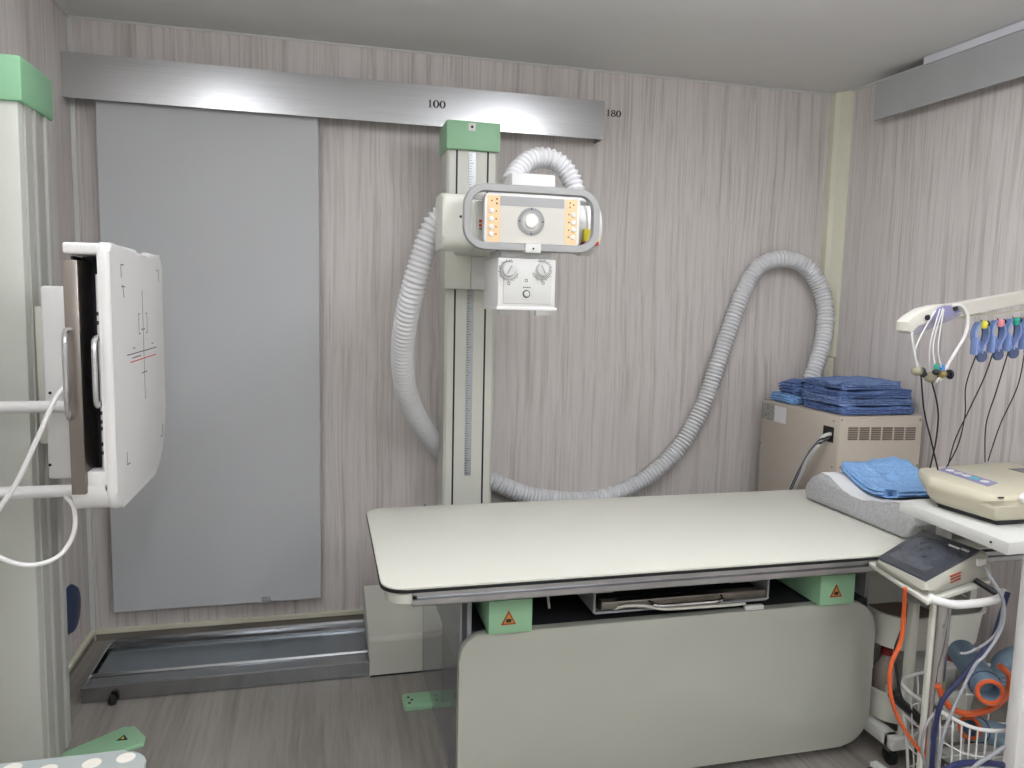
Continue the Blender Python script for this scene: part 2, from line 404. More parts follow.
# tube housing
TY, TZ = -.85, 1.632
th = MB()
th.lathe([(.05, .435), (.078, .44), (.082, .46), (.082, .80), (.088, .805), (.088, .838), (.075, .856), (.04, .864)], (0, TY, TZ), 'x', 32)
tb = th.build('tube_housing', m_white, ts)
MB().prism(rrect(TY-.085, TY+.085, 1.547, 1.713, .035), 'x', .345, .45, .012, 3).build('pivot_cover', m_cream, ts)
q = at(452, 217, 'y', TY-.0855); MB().ring2d(.40, TZ+.01, .004, .0006, TY-.0870, .003, 12).build('pivot_screw', m_ink, ts)
MB().box(.447, .50, TY-.112, TY-.07, 1.57, 1.69, .004).build('angle_plate', m_whitem, ts)
mb = MB()
for i in range(4): mb.box(.451+.012*(i % 2), .459+.012*(i % 2), TY-.1135, TY-.1115, 1.612+.013*(i//2), 1.620+.013*(i//2))
mb.build('angle_marking', m_redink, ts, 0)
MB().box(.452, .49, TY-.1132, TY-.1118, 1.604, 1.607).build('angle_marking', m_ink, ts, 0)
MB().box(.79, .84, TY-.092, TY-.06, 1.585, 1.622, .001).build('warning_label', m_yel, ts, 0)
MB().box(.79, .84, TY-.0925, TY-.06, 1.572, 1.5845, .001).build('warning_label', m_warn, ts, 0)
a = at(507, 188, 'y', TY); b = at(549, 178, 'y', TY)
MB().box(a.x, b.x+.005, TY-.06, TY+.05, 1.70, b.z, .006).build('top_box', m_white, ts)
# hose sockets
# collimator
CF = -1.0
co = MB().box(.503, .684, CF, CF+.2, 1.372, 1.522, .006).build('collimator', m_white, ts)
MB().box(.52, .672, CF-.003, CF+.01, 1.385, 1.508, .003).build('face_plate', m_whitem, co)
MB().box(.499, .688, CF-.006, CF+.2, 1.366, 1.376, .002).build('bottom_rim', m_white, co)
MB().box(.515, .56, CF+.02, CF+.03, 1.352, 1.366).build('rail_lip', m_whitem, co)
MB().box(.625, .672, CF+.004, CF+.02, 1.352, 1.366).build('rail_lip', m_whitem, co)
MB().box(.515, .672, -.985, -.83, 1.5225, 1.545, .003).build('collimator_neck', m_sil, co)
MB().box(.53, .65, -.975, -.84, 1.5455, 1.556, .003).build('collimator_joint', m_dark, co)
for px, sg in ((509, 1), (543, -1)):
    q = at(px, 270, 'y', CF-.01); q.z += .001
    kn = MB().lathe([(.019, .003), (.021, 0), (.020, -.012), (.017, -.015)], (q.x, CF-.003, q.z), 'y', 24).build('knob', m_sil, co)
    MB().box(q.x-.002, q.x+.002, CF-.0195, CF-.017, q.z-.014, q.z+.014, .001, rot=Matrix.Rotation(.5*sg, 3, 'Y'), org=q).build('pointer', m_hgrey, kn)
    mb = MB(); cx_, cz_ = q.x+.002*sg, q.z-.002
    for j in range(-10, 31):
        an = math.radians(180+j*9-20) if sg > 0 else math.radians(0-j*9+20)
        r0 = .025; r1 = .031 if j % 3 else .034
        d = Vector((math.cos(an), 0, math.sin(an))); nrm = Vector((-d.z, 0, d.x))*.0007
        if j > 20: continue
        A = Vector((cx_, CF-.0034, cz_))
        mb.hull([A+d*r0+nrm, A+d*r0-nrm, A+d*r1+nrm, A+d*r1-nrm] + [v_+Vector((0, .001, 0)) for v_ in (A+d*r0+nrm, A+d*r0-nrm, A+d*r1+nrm, A+d*r1-nrm)])
    mb.build('dial_marking', m_ink, co, 0)
q = at(526, 294, 'y', CF)
MB().lathe([(.0085, -.002), (.0085, -.007), (.006, -.009)], (q.x, CF-.001, q.z), 'y', 20).build('push_button', m_sil, co)
MB().ring2d(q.x, q.z, .0115, .0085, CF-.0045, .002).build('button_ring', m_black, co)
for dx in (-.010, -.004, .002, .008): MB().box(q.x+dx, q.x+dx+.004, CF-.0036, CF-.002, q.z+.018, q.z+.021).build('panel_marking', m_ink, co, 0)
for (dx, dz) in ((-.055, .026), (.052, .03), (-.001, .036)):
    mb = MB()
    mb.box(q.x+dx-.004, q.x+dx+.004, CF-.0036, CF-.002, q.z+dz, q.z+dz+.0014); mb.box(q.x+dx-.004, q.x+dx+.004, CF-.0036, CF-.002, q.z+dz+.007, q.z+dz+.0084)
    mb.box(q.x+dx-.004, q.x+dx-.0028, CF-.0036, CF-.002, q.z+dz, q.z+dz+.0084); mb.box(q.x+dx+.0028, q.x+dx+.004, CF-.0036, CF-.002, q.z+dz, q.z+dz+.0084)
    mb.build('panel_marking', m_ink, co, 0)
# control panel and its handle
PX0, PX1, PZ0, PZ1 = .458, .750, 1.558, 1.708
PY = -1.01
pn = MB().prism(rrect(PX0, PX1, PZ0, PZ1, .014), 'y', PY, PY+.035, .004, 3).build('control_panel', m_white, ts)
MB().box(.50, .72, PY+.03, TY-.05, 1.575, 1.69, .004).build('panel_mount', m_whitem, ts)
MB().prism(rrect(PX0+.046, PX1-.046, PZ0+.008, PZ1-.008, .002), 'y', PY-.0012, PY+.001).build('panel_face', m_face, pn, 0)
MB().prism(rrect(PX0+.007, PX0+.0455, PZ0+.008, PZ1-.008, .004), 'y', PY-.0012, PY+.001).build('button_field', m_peach, pn, 0)
MB().prism(rrect(PX1-.0455, PX1-.007, PZ0+.008, PZ1-.008, .004), 'y', PY-.0012, PY+.001).build('button_field', m_peach, pn, 0)
MB().box(PX0+.046, PX1-.05, PY-.0022, PY, PZ1-.036, PZ1-.009).build('display_strip', m_hgrey, pn, 0)
qc = Vector(((PX0+PX1)/2-.005, 0, (PZ0+PZ1)/2-.004))
MB().ring2d(qc.x, qc.z, .041, .027, PY-.0035, .003, 40).build('dial_ring', m_hgrey, pn)
mb = MB()
for j in range(40):
    an = 2*math.pi*j/40; d = Vector((math.cos(an), 0, math.sin(an))); A = Vector((qc.x, PY-.0042, qc.z)); nr = Vector((-d.z, 0, d.x))*.0006
    if j % 10 == 0: nr *= 3
    mb.hull([A+d*.033+nr, A+d*.033-nr, A+d*.039+nr, A+d*.039-nr, A+d*.033+nr+Vector((0, .0008, 0)), A+d*.039-nr+Vector((0, .0008, 0))])
mb.build('dial_ticks', m_dark, pn, 0)
MB().lathe([(.021, 0), (.0215, -.003), (.018, -.008), (.008, -.010)], (qc.x, PY-.001, qc.z), 'y', 28).build('dial_button', m_white, pn)
for cx_, zs in ((PX0+.0195, (.085, .062, .039, .018)), (PX1-.0195, (.085, .062, .041, .018))):
    for j, dz in enumerate(zs):
        c_ = (cx_, PY-.001, PZ0+dz+.012)
        MB().lathe([(.0075, 0), (.0078, -.002), (.006, -.0042)], c_, 'y', 16).build('push_button', m_white, pn)
m_bi = mat('ink_brown', '6a4f33', .6)
for sx, x0 in ((1, PX0+.034), (-1, PX1-.034)):
    for dz in (.097, .074, .051, .030): MB().box(x0-.002, x0+.002, PY-.0025, PY-.001, PZ0+dz-.002, PZ0+dz+.002).build('button_marking', m_bi, pn, 0)
    for dz in (.118, .131): MB().box(x0-.001*sx, x0+.004, PY-.0025, PY-.001, PZ0+dz-.002, PZ0+dz+.003).build('button_marking', m_bi, pn, 0)
    a_ = sorted((x0-.016*sx, x0-.012*sx)); MB().box(a_[0], a_[1], PY-.0025, PY-.001, PZ0+.124, PZ0+.128).build('button_marking', m_bi, pn, 0)
hx0, hx1, hz0, hz1 = .406, .803, 1.553, 1.722
hp = rrect(hx0, hx1, hz0, hz1, .055, 8)
hd = MB(); n_ = len(hp)
# flat-section handle loop
def off(poly, d):
    out = []
    for i in range(len(poly)):
        a_, b_ = Vector(poly[i-1]), Vector(poly[(i+1) % len(poly)]); tt = (b_-a_).normalized(); out.append((poly[i][0]+tt.y*d, poly[i][1]-tt.x*d))
    return out
O, I = off(hp, .0115), off(hp, -.0115)
rings = []
for poly, y in ((off(hp, .009), -1.017), (O, -1.012), (O, -.996), (off(hp, .009), -.991), (off(hp, -.009), -.991), (I, -.996), (I, -1.012), (off(hp, -.009), -1.017)):
    rings.append([hd.bm.verts.new((q_[0], y, q_[1])) for q_ in poly])
for r_ in range(8):
    A_, B_ = rings[r_], rings[(r_+1) % 8]
    for i in range(n_): hd.bm.faces.new((A_[i], A_[(i+1) % n_], B_[(i+1) % n_], B_[i]))
hd.build('handle_frame', m_hgrey, ts)
q = at(533, 249, 'y', -1.02)
MB().box(q.x-.024, q.x+.024, -1.024, -.97, hz0-.016, PZ0+.006, .002).build('handle_bracket', m_whitem, ts)
MB().ring2d(q.x, hz0-.004, .003, .0005, -1.0262, .002, 10).build('bracket_screw', m_ink, ts)
for x in (.425, .785):
    MB().box(x-.006 if x < .6 else .74, .47 if x < .6 else x+.006, -.99, -.97, 1.69, 1.70).build('handle_stay', m_sil, ts)

# ------------------------------------------------------------------ corrugated hoses
P = [at(446, 214, 'y', -.76), at(434, 226, 'y', -.745), at(425, 248, 'y', -.73), at(414, 285, 'y', -.70), at(406, 320, 'y', -.64), at(402.5, 352, 'y', -.55), at(405, 385, 'y', -.44), at(415, 414, 'y', -.32), at(433, 441, 'y', -.18),
     at(455, 462, 'y', -.10), at(492, 481, 'y', -.08), at(525, 494, 'y', -.075), at(562, 500, 'y', -.07), at(600, 498, 'y', -.065), at(640, 482, 'y', -.06), at(677, 450, 'y', -.06),
     at(703, 405, 'y', -.06), at(723, 347, 'y', -.06), at(742, 295, 'y', -.06), at(758, 268, 'y', -.06), at(780, 259, 'y', -.07), at(804, 265, 'y', -.08), at(821, 290, 'y', -.1), at(825, 325, 'y', -.14), at(817, 362, 'y', -.18), at(806, 392, 'y', -.2)]
P[-1].z = max(P[-1].z, .985)
tag(MB().hose(P, .041, .017, .22).build('corrugated_hose', m_hose, smooth=60), 'long white corrugated hose looping behind column and up to the beige cabinet', 'hose')
P = [at(511, 184, 'y', -.82), at(517, 172, 'y', -.8), at(530, 160, 'y', -.78), at(547, 158, 'y', -.77), at(562, 166, 'y', -.77), at(573, 184, 'y', -.78), at(578, 206, 'y', -.80), ]
P[-1].z = 1.70
tag(MB().hose(P, .034, .0165, .2).build('corrugated_hose', m_hose, smooth=60), 'short white corrugated hose arched over top of x-ray tube head', 'hose')

# ------------------------------------------------------------------ wall bucky stand on the left
bs = thing('wall_detector_stand', 'cream floor column with mint cap holding white upright x-ray detector', 'x-ray stand', (-.83, -.83, 0))
m_strip = mat('strip_grey', 'aeaea6', .45)
LX0, LX1, LY0, LY1 = -.895, -.765, -.945, -.725
sh = .02                      # the column leans back a touch
def lean(mb, k=sh, z0=.0):
    for v in mb.bm.verts: v.co.y += (v.co.z-1.0)*k
    return mb
lean(MB().box(LX0, LX1-.006, LY0, LY1, .0, 1.89, .006)).build('column', mat('cream_enamel_shaded', 'bcbfb5', .4, var=.012), bs)  # same cream enamel, darkened in colour to stand in for less light
lean(MB().box(LX1-.006, LX1, LY0+.03, LY0+.075, .01, 1.885, .001)).build('side_strip', m_strip, bs, 0)
lean(MB().box(LX1-.006, LX1+.004, LY0+.085, LY0+.098, .01, 1.885, .001)).build('side_strip', m_strip, bs, 0)
lean(MB().box(LX1-.006, LX1-.002, LY0+.10, LY1-.055, .01, 1.885, .001)).build('side_channel', mat('channel_grey', 'a09f99', .5), bs, 0)
lean(MB().box(LX1-.006, LX1+.004, LY1-.05, LY1-.035, .01, 1.885, .001)).build('side_strip', m_strip, bs, 0)
lean(MB().box(LX1-.007, LX1-.001, LY1-.03, LY1-.002, .01, 1.885, .001)).build('side_strip', m_strip, bs, 0)
lean(MB().box(LX0-.005, LX1+.008, LY0-.012, LY1+.006, 1.88, 1.995, .005)).build('column_cap', m_green2, bs)
fp = [at(60, 754, 'z', .012), at(123, 727, 'z', .012), at(135, 726, 'z', .012), at(146, 737, 'z', .012), at(144, 743, 'z', .012), at(128, 748, 'z', .012), at(60, 772, 'z', .012)]
ft = MB().prism([(v.x, v.y) for v in fp], 'z', .0, .013, .003).build('foot_plate', m_green, bs)
q = at(123, 738, 'z', .0135)
MB().prism([(q.x-.016, q.y-.012), (q.x+.016, q.y-.012), (q.x, q.y+.018)], 'z', .0125, .0142).build('warning_triangle', m_dark, ft, 0)
MB().prism([(q.x-.005, q.y-.006), (q.x+.005, q.y-.006), (q.x, q.y+.006)], 'z', .0140, .0150).build('warning_symbol', m_yel, ft, 0)
# carriage behind the detector
MB().box(-.697, -.585, -1.06, -.86, .905, 1.405, .008).build('carriage', m_white, bs)
MB().box(-.765, -.69, -.90, -.80, .97, 1.35, .004).build('carriage_mount', m_cream, bs)
for q in ((50, 393), (50, 465)):
    c_ = at(q[0], q[1], 'y', -1.06); MB().lathe([(.004, -.001), (.003, -.003)], (c_.x, -1.059, c_.z), 'y', 10).build('carriage_screw', m_dark, bs)
MB().box(-.584, -.542, -1.16, -.96, .97, 1.42, .004).build('detector_mount', m_whitem, bs)
# detector housing: shell open towards the operator
DX0, DX1, DYN, DYF, DZ0, DZ1 = -.541, -.449, -1.40, -.855, .900, 1.499
sh_ = MB()
def prof(x_in=0):
    p = rrect(DYN, DYF, DZ0, DZ1, .03, 6, rs=(.03, .02, .045, .16))
    # shallow chin notch in the top edge
    out = []
    for (y, z) in p: out.append((y, z))
    return out
p = prof()
top = [i for i, (y, z) in enumerate(p) if abs(z-DZ1) < 1e-6]
# insert the notch between top corners (p runs from far corner to near corner)
mid = (DYN+DYF)/2+.05; notch = [(mid+.07, DZ1), (mid+.05, DZ1-.006), (mid+.03, DZ1-.02), (mid, DZ1-.024), (mid-.03, DZ1-.02), (mid-.05, DZ1-.006), (mid-.07, DZ1)]
i0 = 7
p2 = p[:i0]+notch+p[i0:]
sh_.prism(p2, 'x', DX1-.025, DX1, .0115, 5)
face = sh_.build('detector_cover', m_white, bs)
# rim round the back half (leaves the near side open)
def band(lo, hi):
    mb = MB()
    outer = [(DYN, lo), (DYF-.005, lo)]
    return mb
mb = MB()
mb.box(DX0, DX1-.02, DYN, DYF+.0-.003, DZ1-.028, DZ1-.003, .006, 3)
mb.box(DX0, DX1-.02, DYF-.03, DYF-.003, DZ0+.12, DZ1-.01, .005)
mb.build('housing_rim', m_white, bs)
arc = rrect(DYN, DYF-.003, DZ0+.002, DZ0+.3, .03, 6, rs=(0, 0, .05, .12))
inner = rrect(DYN+.0, DYF-.03, DZ0+.045, DZ0+.3, .03, 6, rs=(0, 0, .02, .09))
lowp = [q_ for q_ in arc if q_[1] < DZ0+.29]; lowi = [q_ for q_ in inner if q_[1] < DZ0+.29]
mb = MB(); n1 = len(lowp)
A_ = [[mb.bm.verts.new((x, *q_)) for q_ in lowp] for x in (DX0, DX1-.02)]
B_ = [[mb.bm.verts.new((x, *q_)) for q_ in lowi] for x in (DX0, DX1-.02)]
for i in range(n1-1):
    for G, fl in ((A_, 0), (B_, 1)): mb.bm.faces.new((G[0][i], G[1][i], G[1][i+1], G[0][i+1]))
    for s_ in (0, 1): mb.bm.faces.new((A_[s_][i], A_[s_][i+1], B_[s_][i+1], B_[s_][i]))
for i in (0, n1-1): mb.bm.faces.new((A_[0][i], A_[1][i], B_[1][i], B_[0][i]))
mb.build('housing_bottom', m_white, bs)
MB().box(DX0+.002, DX0+.008, DYN+.05, DYF-.03, DZ0+.04, DZ1-.03).build('back_plate', m_dark, bs, 0)
MB().box(DX0+.01, DX1-.03, DYN+.10, DYN+.11, DZ0+.04, DZ1-.03).build('inner_wall', m_dark, bs, 0)
tp = MB().box(-.538, -.509, DYN-.012, DYN+.09, .948, 1.458, .002).build('cassette_plate', m_steel, bs)
mb = MB(); mb.tube([(-.530, DYN-.008, 1.31), (-.530, DYN-.04, 1.30), (-.530, DYN-.045, 1.22), (-.530, DYN-.04, 1.13), (-.530, DYN-.008, 1.12)], .006, 8, 6)
mb.build('plate_handle', m_chrome, tp)
ip = MB().box(-.484, -.475, DYN+.02, DYN+.09, .97, 1.43, .002).build('inner_rail', m_alu, bs)
mb = MB(); mb.tube([(-.481, DYN+.02, 1.29), (-.481, DYN-.014, 1.285), (-.481, DYN-.018, 1.22), (-.481, DYN-.014, 1.15), (-.481, DYN+.02, 1.145)], .006, 8, 6)
mb.build('rail_handle', m_alu, ip)
mb = MB()
for z in (1.10, 1.12, 1.085, 1.05, 1.03, 1.32, 1.34): mb.box(-.483, -.476, DYN+.0185, DYN+.021, z, z+.008)
mb.build('rail_latch', m_dark, ip, 0)
MB().box(-.512, -.472, DYN+.004, DYN+.05, .948, .995, .003).build('corner_block', m_white, bs)
# printed centring marks on the cover
mk = MB(); FX = DX1+.0004; FY = (DYN+DYF)/2+.02
def ln(mb, y0, z0, y1, z1, w_=.0013):
    a_, b_ = Vector((FX, y0, z0)), Vector((FX, y1, z1)); d = (b_-a_).normalized(); nn = Vector((0, -d.z, d.y))*w_
    q_ = [a_+nn, a_-nn, b_+nn, b_-nn]; mb.hull(q_+[v_-Vector((.001, 0, 0)) for v_ in q_])
ln(mk, FY, 1.12, FY, 1.40); ln(mk, FY-.17, 1.245, FY+.15, 1.245); ln(mk, FY-.12, 1.235, FY-.03, 1.235)
for sg in (-1, 1):
    ln(mk, FY+sg*.045, 1.29, FY+sg*.045, 1.34); ln(mk, FY+sg*.045, 1.34, FY+sg*.03, 1.34); ln(mk, FY+sg*.045, 1.29, FY+sg*.03, 1.29)
    ln(mk, FY+sg*.09, 1.258, FY+sg*.11, 1.258)
    for zc, s2 in ((1.455, -1), (.99, 1)):
        ln(mk, FY+sg*.20, zc, FY+sg*.175, zc); ln(mk, FY+sg*.20, zc, FY+sg*.20, zc+s2*.03)
ln(mk, FY-.03, 1.19, FY+.03, 1.19); ln(mk, FY-.02, 1.30, FY+.02, 1.30)
ln(mk, FY-.20, 1.405, FY-.17, 1.405); ln(mk, FY-.19, 1.41, FY-.18, 1.38)
mk.build('centring_marking', mat('ink_grey', '55555a', .6), face, 0)
mk = MB(); ln(mk, FY-.14, 1.226, FY+.14, 1.226); mk.build('centring_marking', m_redink, face, 0)
# patient grip bars
for py, xr, yy in ((407, 66, -1.10), (492, 72, -1.16)):
    a_ = at(-14, py+.8, 'y', yy); b_ = at(xr, py-.6, 'y', yy)
    z_ = (a_.z+b_.z)/2
    MB().tube([(XL+.012, yy, z_), (b_.x+.03, yy, z_)], .0155, 14, smooth=False).build('grip_bar', m_white, bs)
# its cable
P = [at(66, 386, 'y', -1.43), at(55, 400, 'y', -1.44), at(38, 437, 'y', -1.45), at(18, 480, 'y', -1.45), at(0, 508, 'y', -1.45), at(-12, 528, 'y', -1.45), at(-12, 548, 'y', -1.45), at(8, 561, 'y', -1.44),
     at(34, 565, 'y', -1.42), at(60, 555, 'y', -1.38), at(74, 532, 'y', -1.34), at(74, 508, 'y', -1.30), at(66, 497, 'y', -1.25)]
tag(MB().tube(P, .0052, 8, 6).build('cable', m_white), 'thin white cable looping beside the upright detector and column', 'cable')

# dark blue round bolster against the left wall behind the column
mb = MB(); mb.lathe([(.02, 0), (.075, .006), (.088, .02), (.08, .034), (.03, .045)], (XL+.002, -.318, .262), 'x', 28)
o = mb.build('round_cushion', mat('navy_vinyl', '1d2f52', .45, var=.1)); tag(o, 'dark blue round pad on left wall low behind the cream column', 'cushion')

# ------------------------------------------------------------------ bench corner with polka-dot cushion (bottom left)
m_dot = bpy.data.materials.new('polka_dot_fabric'); m_dot.use_nodes = True; nt = m_dot.node_tree; b = nt.nodes['Principled BSDF']
tc = nt.nodes.new('ShaderNodeTexCoord'); vo = nt.nodes.new('ShaderNodeTexVoronoi'); vo.inputs['Scale'].default_value = 14.5; vo.inputs['Randomness'].default_value = .35; vo.feature = 'F1'; vo.voronoi_dimensions = '2D'
mr = nt.nodes.new('ShaderNodeValToRGB'); mr.color_ramp.elements[0].position = .24; mr.color_ramp.elements[1].position = .27
mr.color_ramp.elements[0].color = srgb('e9e6dc'); mr.color_ramp.elements[1].color = srgb('a9b2b0')
nt.links.new(tc.outputs['Object'], vo.inputs['Vector']); nt.links.new(vo.outputs['Distance'], mr.inputs[0]); nt.links.new(mr.outputs[0], b.inputs['Base Color']); b.inputs['Roughness'].default_value = .85
t = thing('stool', 'brown wooden stool with edge just showing in bottom left corner', 'stool', (-.6, -1.78, 0))
MB().box(-.86, -.43, -2.05, -1.575, .40, .436, .006).build('seat', m_wood, t)
for x in (-.83, -.46):
    for y in (-2.02, -1.62): MB().box(x-.02, x+.02, y-.02, y+.02, 0, .40, .004).build('leg', m_wood, t)
mb = MB().prism(rrect(-.87, -.352, -2.10, -1.602, .05, 6), 'z', .437, .455, .008, 3)
o = mb.build('polka_dot_cushion', m_dot); tag(o, 'grey seat pad with white polka dots in the bottom left corner', 'cushion')

# ------------------------------------------------------------------ x-ray couch
tt = thing('x_ray_table', 'long white-topped x-ray couch with grey-green front panel and mint blocks', 'table', (1.1, -1.1, 0))
TX0, TX1, TYF, TYB, TZ1 = .132, 2.12, -1.455, -.735, .70
op = rrect(TX0, TX1, TYF, TYB, .06, 8)
MB().prism(op, 'z', .695, TZ1, .0015).build('tabletop', m_top, tt)
MB().prism(off(op, .002), 'z', .687, .6948).build('edge_strip', m_black, tt)
MB().prism(rrect(TX0+.012, TX0+.085, TYF+.012, TYB-.012, .05, 8, rs=(0, .05, .05, 0)), 'z', .652, .6868, .006).build('end_piece', m_top, tt)
sr = MB()
prf = [(TYF+.004, .686), (TYF+.004, .678), (TYF+.012, .676), (TYF+.012, .670), (TYF+.001, .668), (TYF+.001, .655), (TYF+.006, .650), (TYF+.04, .650), (TYF+.04, .686)]
sr.prism(prf, 'x', .205, TX1-.02).build('side_rail', mat('rail_aluminium', 'b9babc', .32, 1, var=.12, scale=(7, 3, 3)), tt, 0)
MB().prism([(-2*1.095-y_, z_) for y_, z_ in prf], 'x', .205, TX1-.02).build('side_rail', m_alu, tt, 0)
MB().box(.34, TX1-.04, TYF+.05, TYB-.05, .655, .686).build('underframe', m_dark, tt, 0)
# front panel
FP = rrect(.346, 1.652, .035, .503, .085, 8, rs=(.095, .07, .07, .095))
fpn = MB().prism(FP, 'y', -1.318, -1.288, .006, 3).build('front_panel', m_skirt, tt)
# chassis
MB().box(.385, 1.64, -1.286, -.79, .44, .50).build('chassis', m_dark, tt, 0)  # dark colour paints in the shade below the tabletop
MB().box(.385, 1.63, -.80, -.78, .03, .64).build('rear_panel', m_dark, tt, 0)
MB().box(.372, .384, -1.286, -.64, .335, .652).build('chassis_side', mat('chassis_side_grey', '83878a', .4), tt, 0)
MB().box(1.63, 1.642, -1.286, -.80, .04, .652).build('chassis_side', m_greyp, tt, 0)
MB().box(1.45, 1.50, -1.27, -1.2, 0, .06).build('foot', m_sil, tt, 0)
MB().box(.42, .47, -1.27, -1.2, 0, .06).build('foot', m_sil, tt, 0)
MB().box(.42, 1.6, -1.25, -.82, .05, .07).build('base_plate', m_dark, tt, 0)
# clear acrylic end panel
lab(MB().box(.352, .358, -1.286, -.52, .008, .648).build('end_panel', m_acr, tt, 0), 'clear grey acrylic end panel')
# mint blocks
for x0, x1 in ((.421, .541), (1.432, 1.552)):
    g_ = MB().box(x0, x1, -1.335, -.80, .507, .600, .003).build('support_block', m_green, tt)
    cx_, cz_ = (x0+x1)/2-.006, .550
    MB().prism([(cx_-.021, cz_-.018), (cx_+.021, cz_-.018), (cx_, cz_+.022)], 'y', -1.3364, -1.334).build('warning_triangle', m_warn, g_, 0)
    MB().prism([(cx_-.014, cz_-.0135), (cx_+.014, cz_-.0135), (cx_, cz_+.0135)], 'y', -1.3370, -1.336).build('warning_field', mat('warn_amber', 'c08a3a', .6), g_, 0)
    MB().box(cx_-.007, cx_+.007, -1.3376, -1.3368, cz_-.011, cz_-.001).build('warning_symbol', m_ink, g_, 0)
    MB().box(x0+.01, x1-.01, -1.31, -.80, .601, .652).build('block_spacer', m_greyp, g_, 0)
# cassette tray
ty = MB()
ty.box(.728, .734, -1.30, -.85, .528, .600); ty.box(1.276, 1.282, -1.30, -.85, .528, .60)
ty.box(.734, 1.276, -1.30, -.85, .524, .530)
tray = ty.build('tray_frame', m_greyp, tt, 0)
MB().box(.742, .80, -1.27, -.9, .572, .600, .002).build('tray_guide', m_cream, tray)
MB().box(1.17, 1.262, -1.27, -.9, .572, .600, .002).build('tray_guide', m_cream, tray)
td = MB().box(.748, 1.262, -1.312, -1.28, .540, .562, .003).build('tray_drawer', m_steel, tt)
mb = MB(); mb.tube([(.89, -1.305, .554), (.905, -1.340, .553), (1.0, -1.345, .553), (1.10, -1.340, .553), (1.115, -1.305, .554)], .006, 8, 5); mb.build('drawer_handle', m_chrome, td)
MB().box(.745, 1.265, -1.279, -.9, .532, .55).build('drawer_bed', m_dark, td, 0)
# cables on the panel top
P = [at(614, 609, 'y', -1.30), at(625, 606, 'y', -1.325), at(645, 606, 'y', -1.33), at(665, 609, 'y', -1.335), at(700, 607, 'y', -1.335), at(730, 605, 'y', -1.325), at(745, 603.5, 'y', -1.31), ]
for p_ in P: p_.z = max(p_.z, .509)
o = MB().tube(P, .0042, 8, 5).build('cable', m_cream); tag(o, 'cream cable lying along top edge of couch front panel', 'cable')
mb = MB(); a_ = P[-1]
mb.box(a_.x-.002, a_.x+.06, a_.y-.008, a_.y+.008, .504, .518, .004); mb.build('cable_plug', m_sil, o)
o.location.z = max(o.location.z, .5035)
P = [(.63, -1.20, .51), (.625, -1.20, .56), (.64, -1.19, .60), (.67, -1.18, .645)]
tag(MB().tube(P, .004, 8, 5).build('cable', m_cream), 'short cream cable rising between left mint block and tray', 'cable')
# floor fixing plate
t = thing('floor_fixing_plate', 'small mint green plate screwed to floor beside couch end', 'plate', (.33, -.71, 0))
q = [at(402, 694, 'z', .014), at(404, 708, 'z', .014), at(444, 704, 'z', .014), at(442, 690, 'z', .014)]
x0 = (q[0].x+q[1].x)/2; x1 = (q[2].x+q[3].x)/2; y0 = (q[1].y+q[2].y)/2; y1 = (q[0].y+q[3].y)/2
MB().prism(rrect(x0, x1+.02, y0, y1, .012, 4), 'z', 0, .015, .002).build('plate', m_green, t)
for dx, dy in ((.02, .018), (.02, -.02), (.03, 0), (.115, .012), (.115, -.018)):
    MB().lathe([(.005, 0), (.005, .0012)], (x0+dx, (y0+y1)/2+dy, .0148), 'z', 10).build('screw', m_dark, t)

# ------------------------------------------------------------------ generator cabinet
gx0, gx1, gy0, gy1, gz = 1.976, 2.366, -.672, -.13, .968
t = thing('generator_cabinet', 'beige metal equipment cabinet with louvre slots in right corner behind couch', 'cabinet', ((gx0+gx1)/2, -.4, 0))
MB().box(gx0, gx1, gy0, gy1, .01, gz, .003).build('body', m_beige, t)
MB().box(gx0-.0015, gx0+.002, gy0+.006, gy1, .03, gz-.004, .001).build('side_panel', m_beige, t)
MB().box(gx0+.004, gx1-.004, gy0-.0015, gy0+.002, .03, gz-.004, .001).build('front_panel', m_beige, t)
for i in range(6):
    a_ = at(848+11.5*i, 427, 'y', gy0); b_ = at(857+11.5*i, 440, 'y', gy0)
    v_ = MB().box(a_.x, b_.x, gy0-.003, gy0-.001, b_.z, a_.z).build('vent', mat('vent_taupe', '9a9084', .6), t, 0)
    mb = MB()
    for j in range(6): z_ = b_.z+(a_.z-b_.z)*(j+.25)/6; mb.box(a_.x+.002, b_.x-.002, gy0-.0035, gy0-.0028, z_, z_+.0042)
    mb.build('louvre', mat('louvre_dark', '5f574e', .6), v_, 0)
for px, py in ((842, 420), (920, 420), (840, 467), (917, 465)):
    q = at(px, py, 'y', gy0-.001); MB().lathe([(.0045, -.001), (.003, -.003)], (q.x, gy0-.001, q.z), 'y', 10).build('screw', m_steel, t)
for px, py in ((834, 421), (832, 467), (761, 443)):
    q = at(px, py, 'x', gx0-.001); MB().lathe([(.0045, -.001), (.003, -.003)], (gx0-.001, q.y, q.z), 'x', 10).build('screw', m_steel, t)
a_ = at(824, 425, 'x', gx0); b_ = at(833.5, 443, 'x', gx0)
MB().box(gx0-.0025, gx0-.001, b_.y, a_.y, b_.z, a_.z).build('cable_opening', m_black, t, 0)
a_ = at(763, 401, 'x', gx0); b_ = at(774, 421, 'x', gx0); c_ = at(787, 405, 'x', gx0)
MB().box(gx0-.0025, gx0-.001, b_.y, a_.y, b_.z, a_.z-.004).build('type_plate', m_labelg, t, 0)
MB().box(gx0-.0025, gx0-.001, c_.y, b_.y-.003, b_.z, a_.z-.006).build('type_plate', m_paper, t, 0)
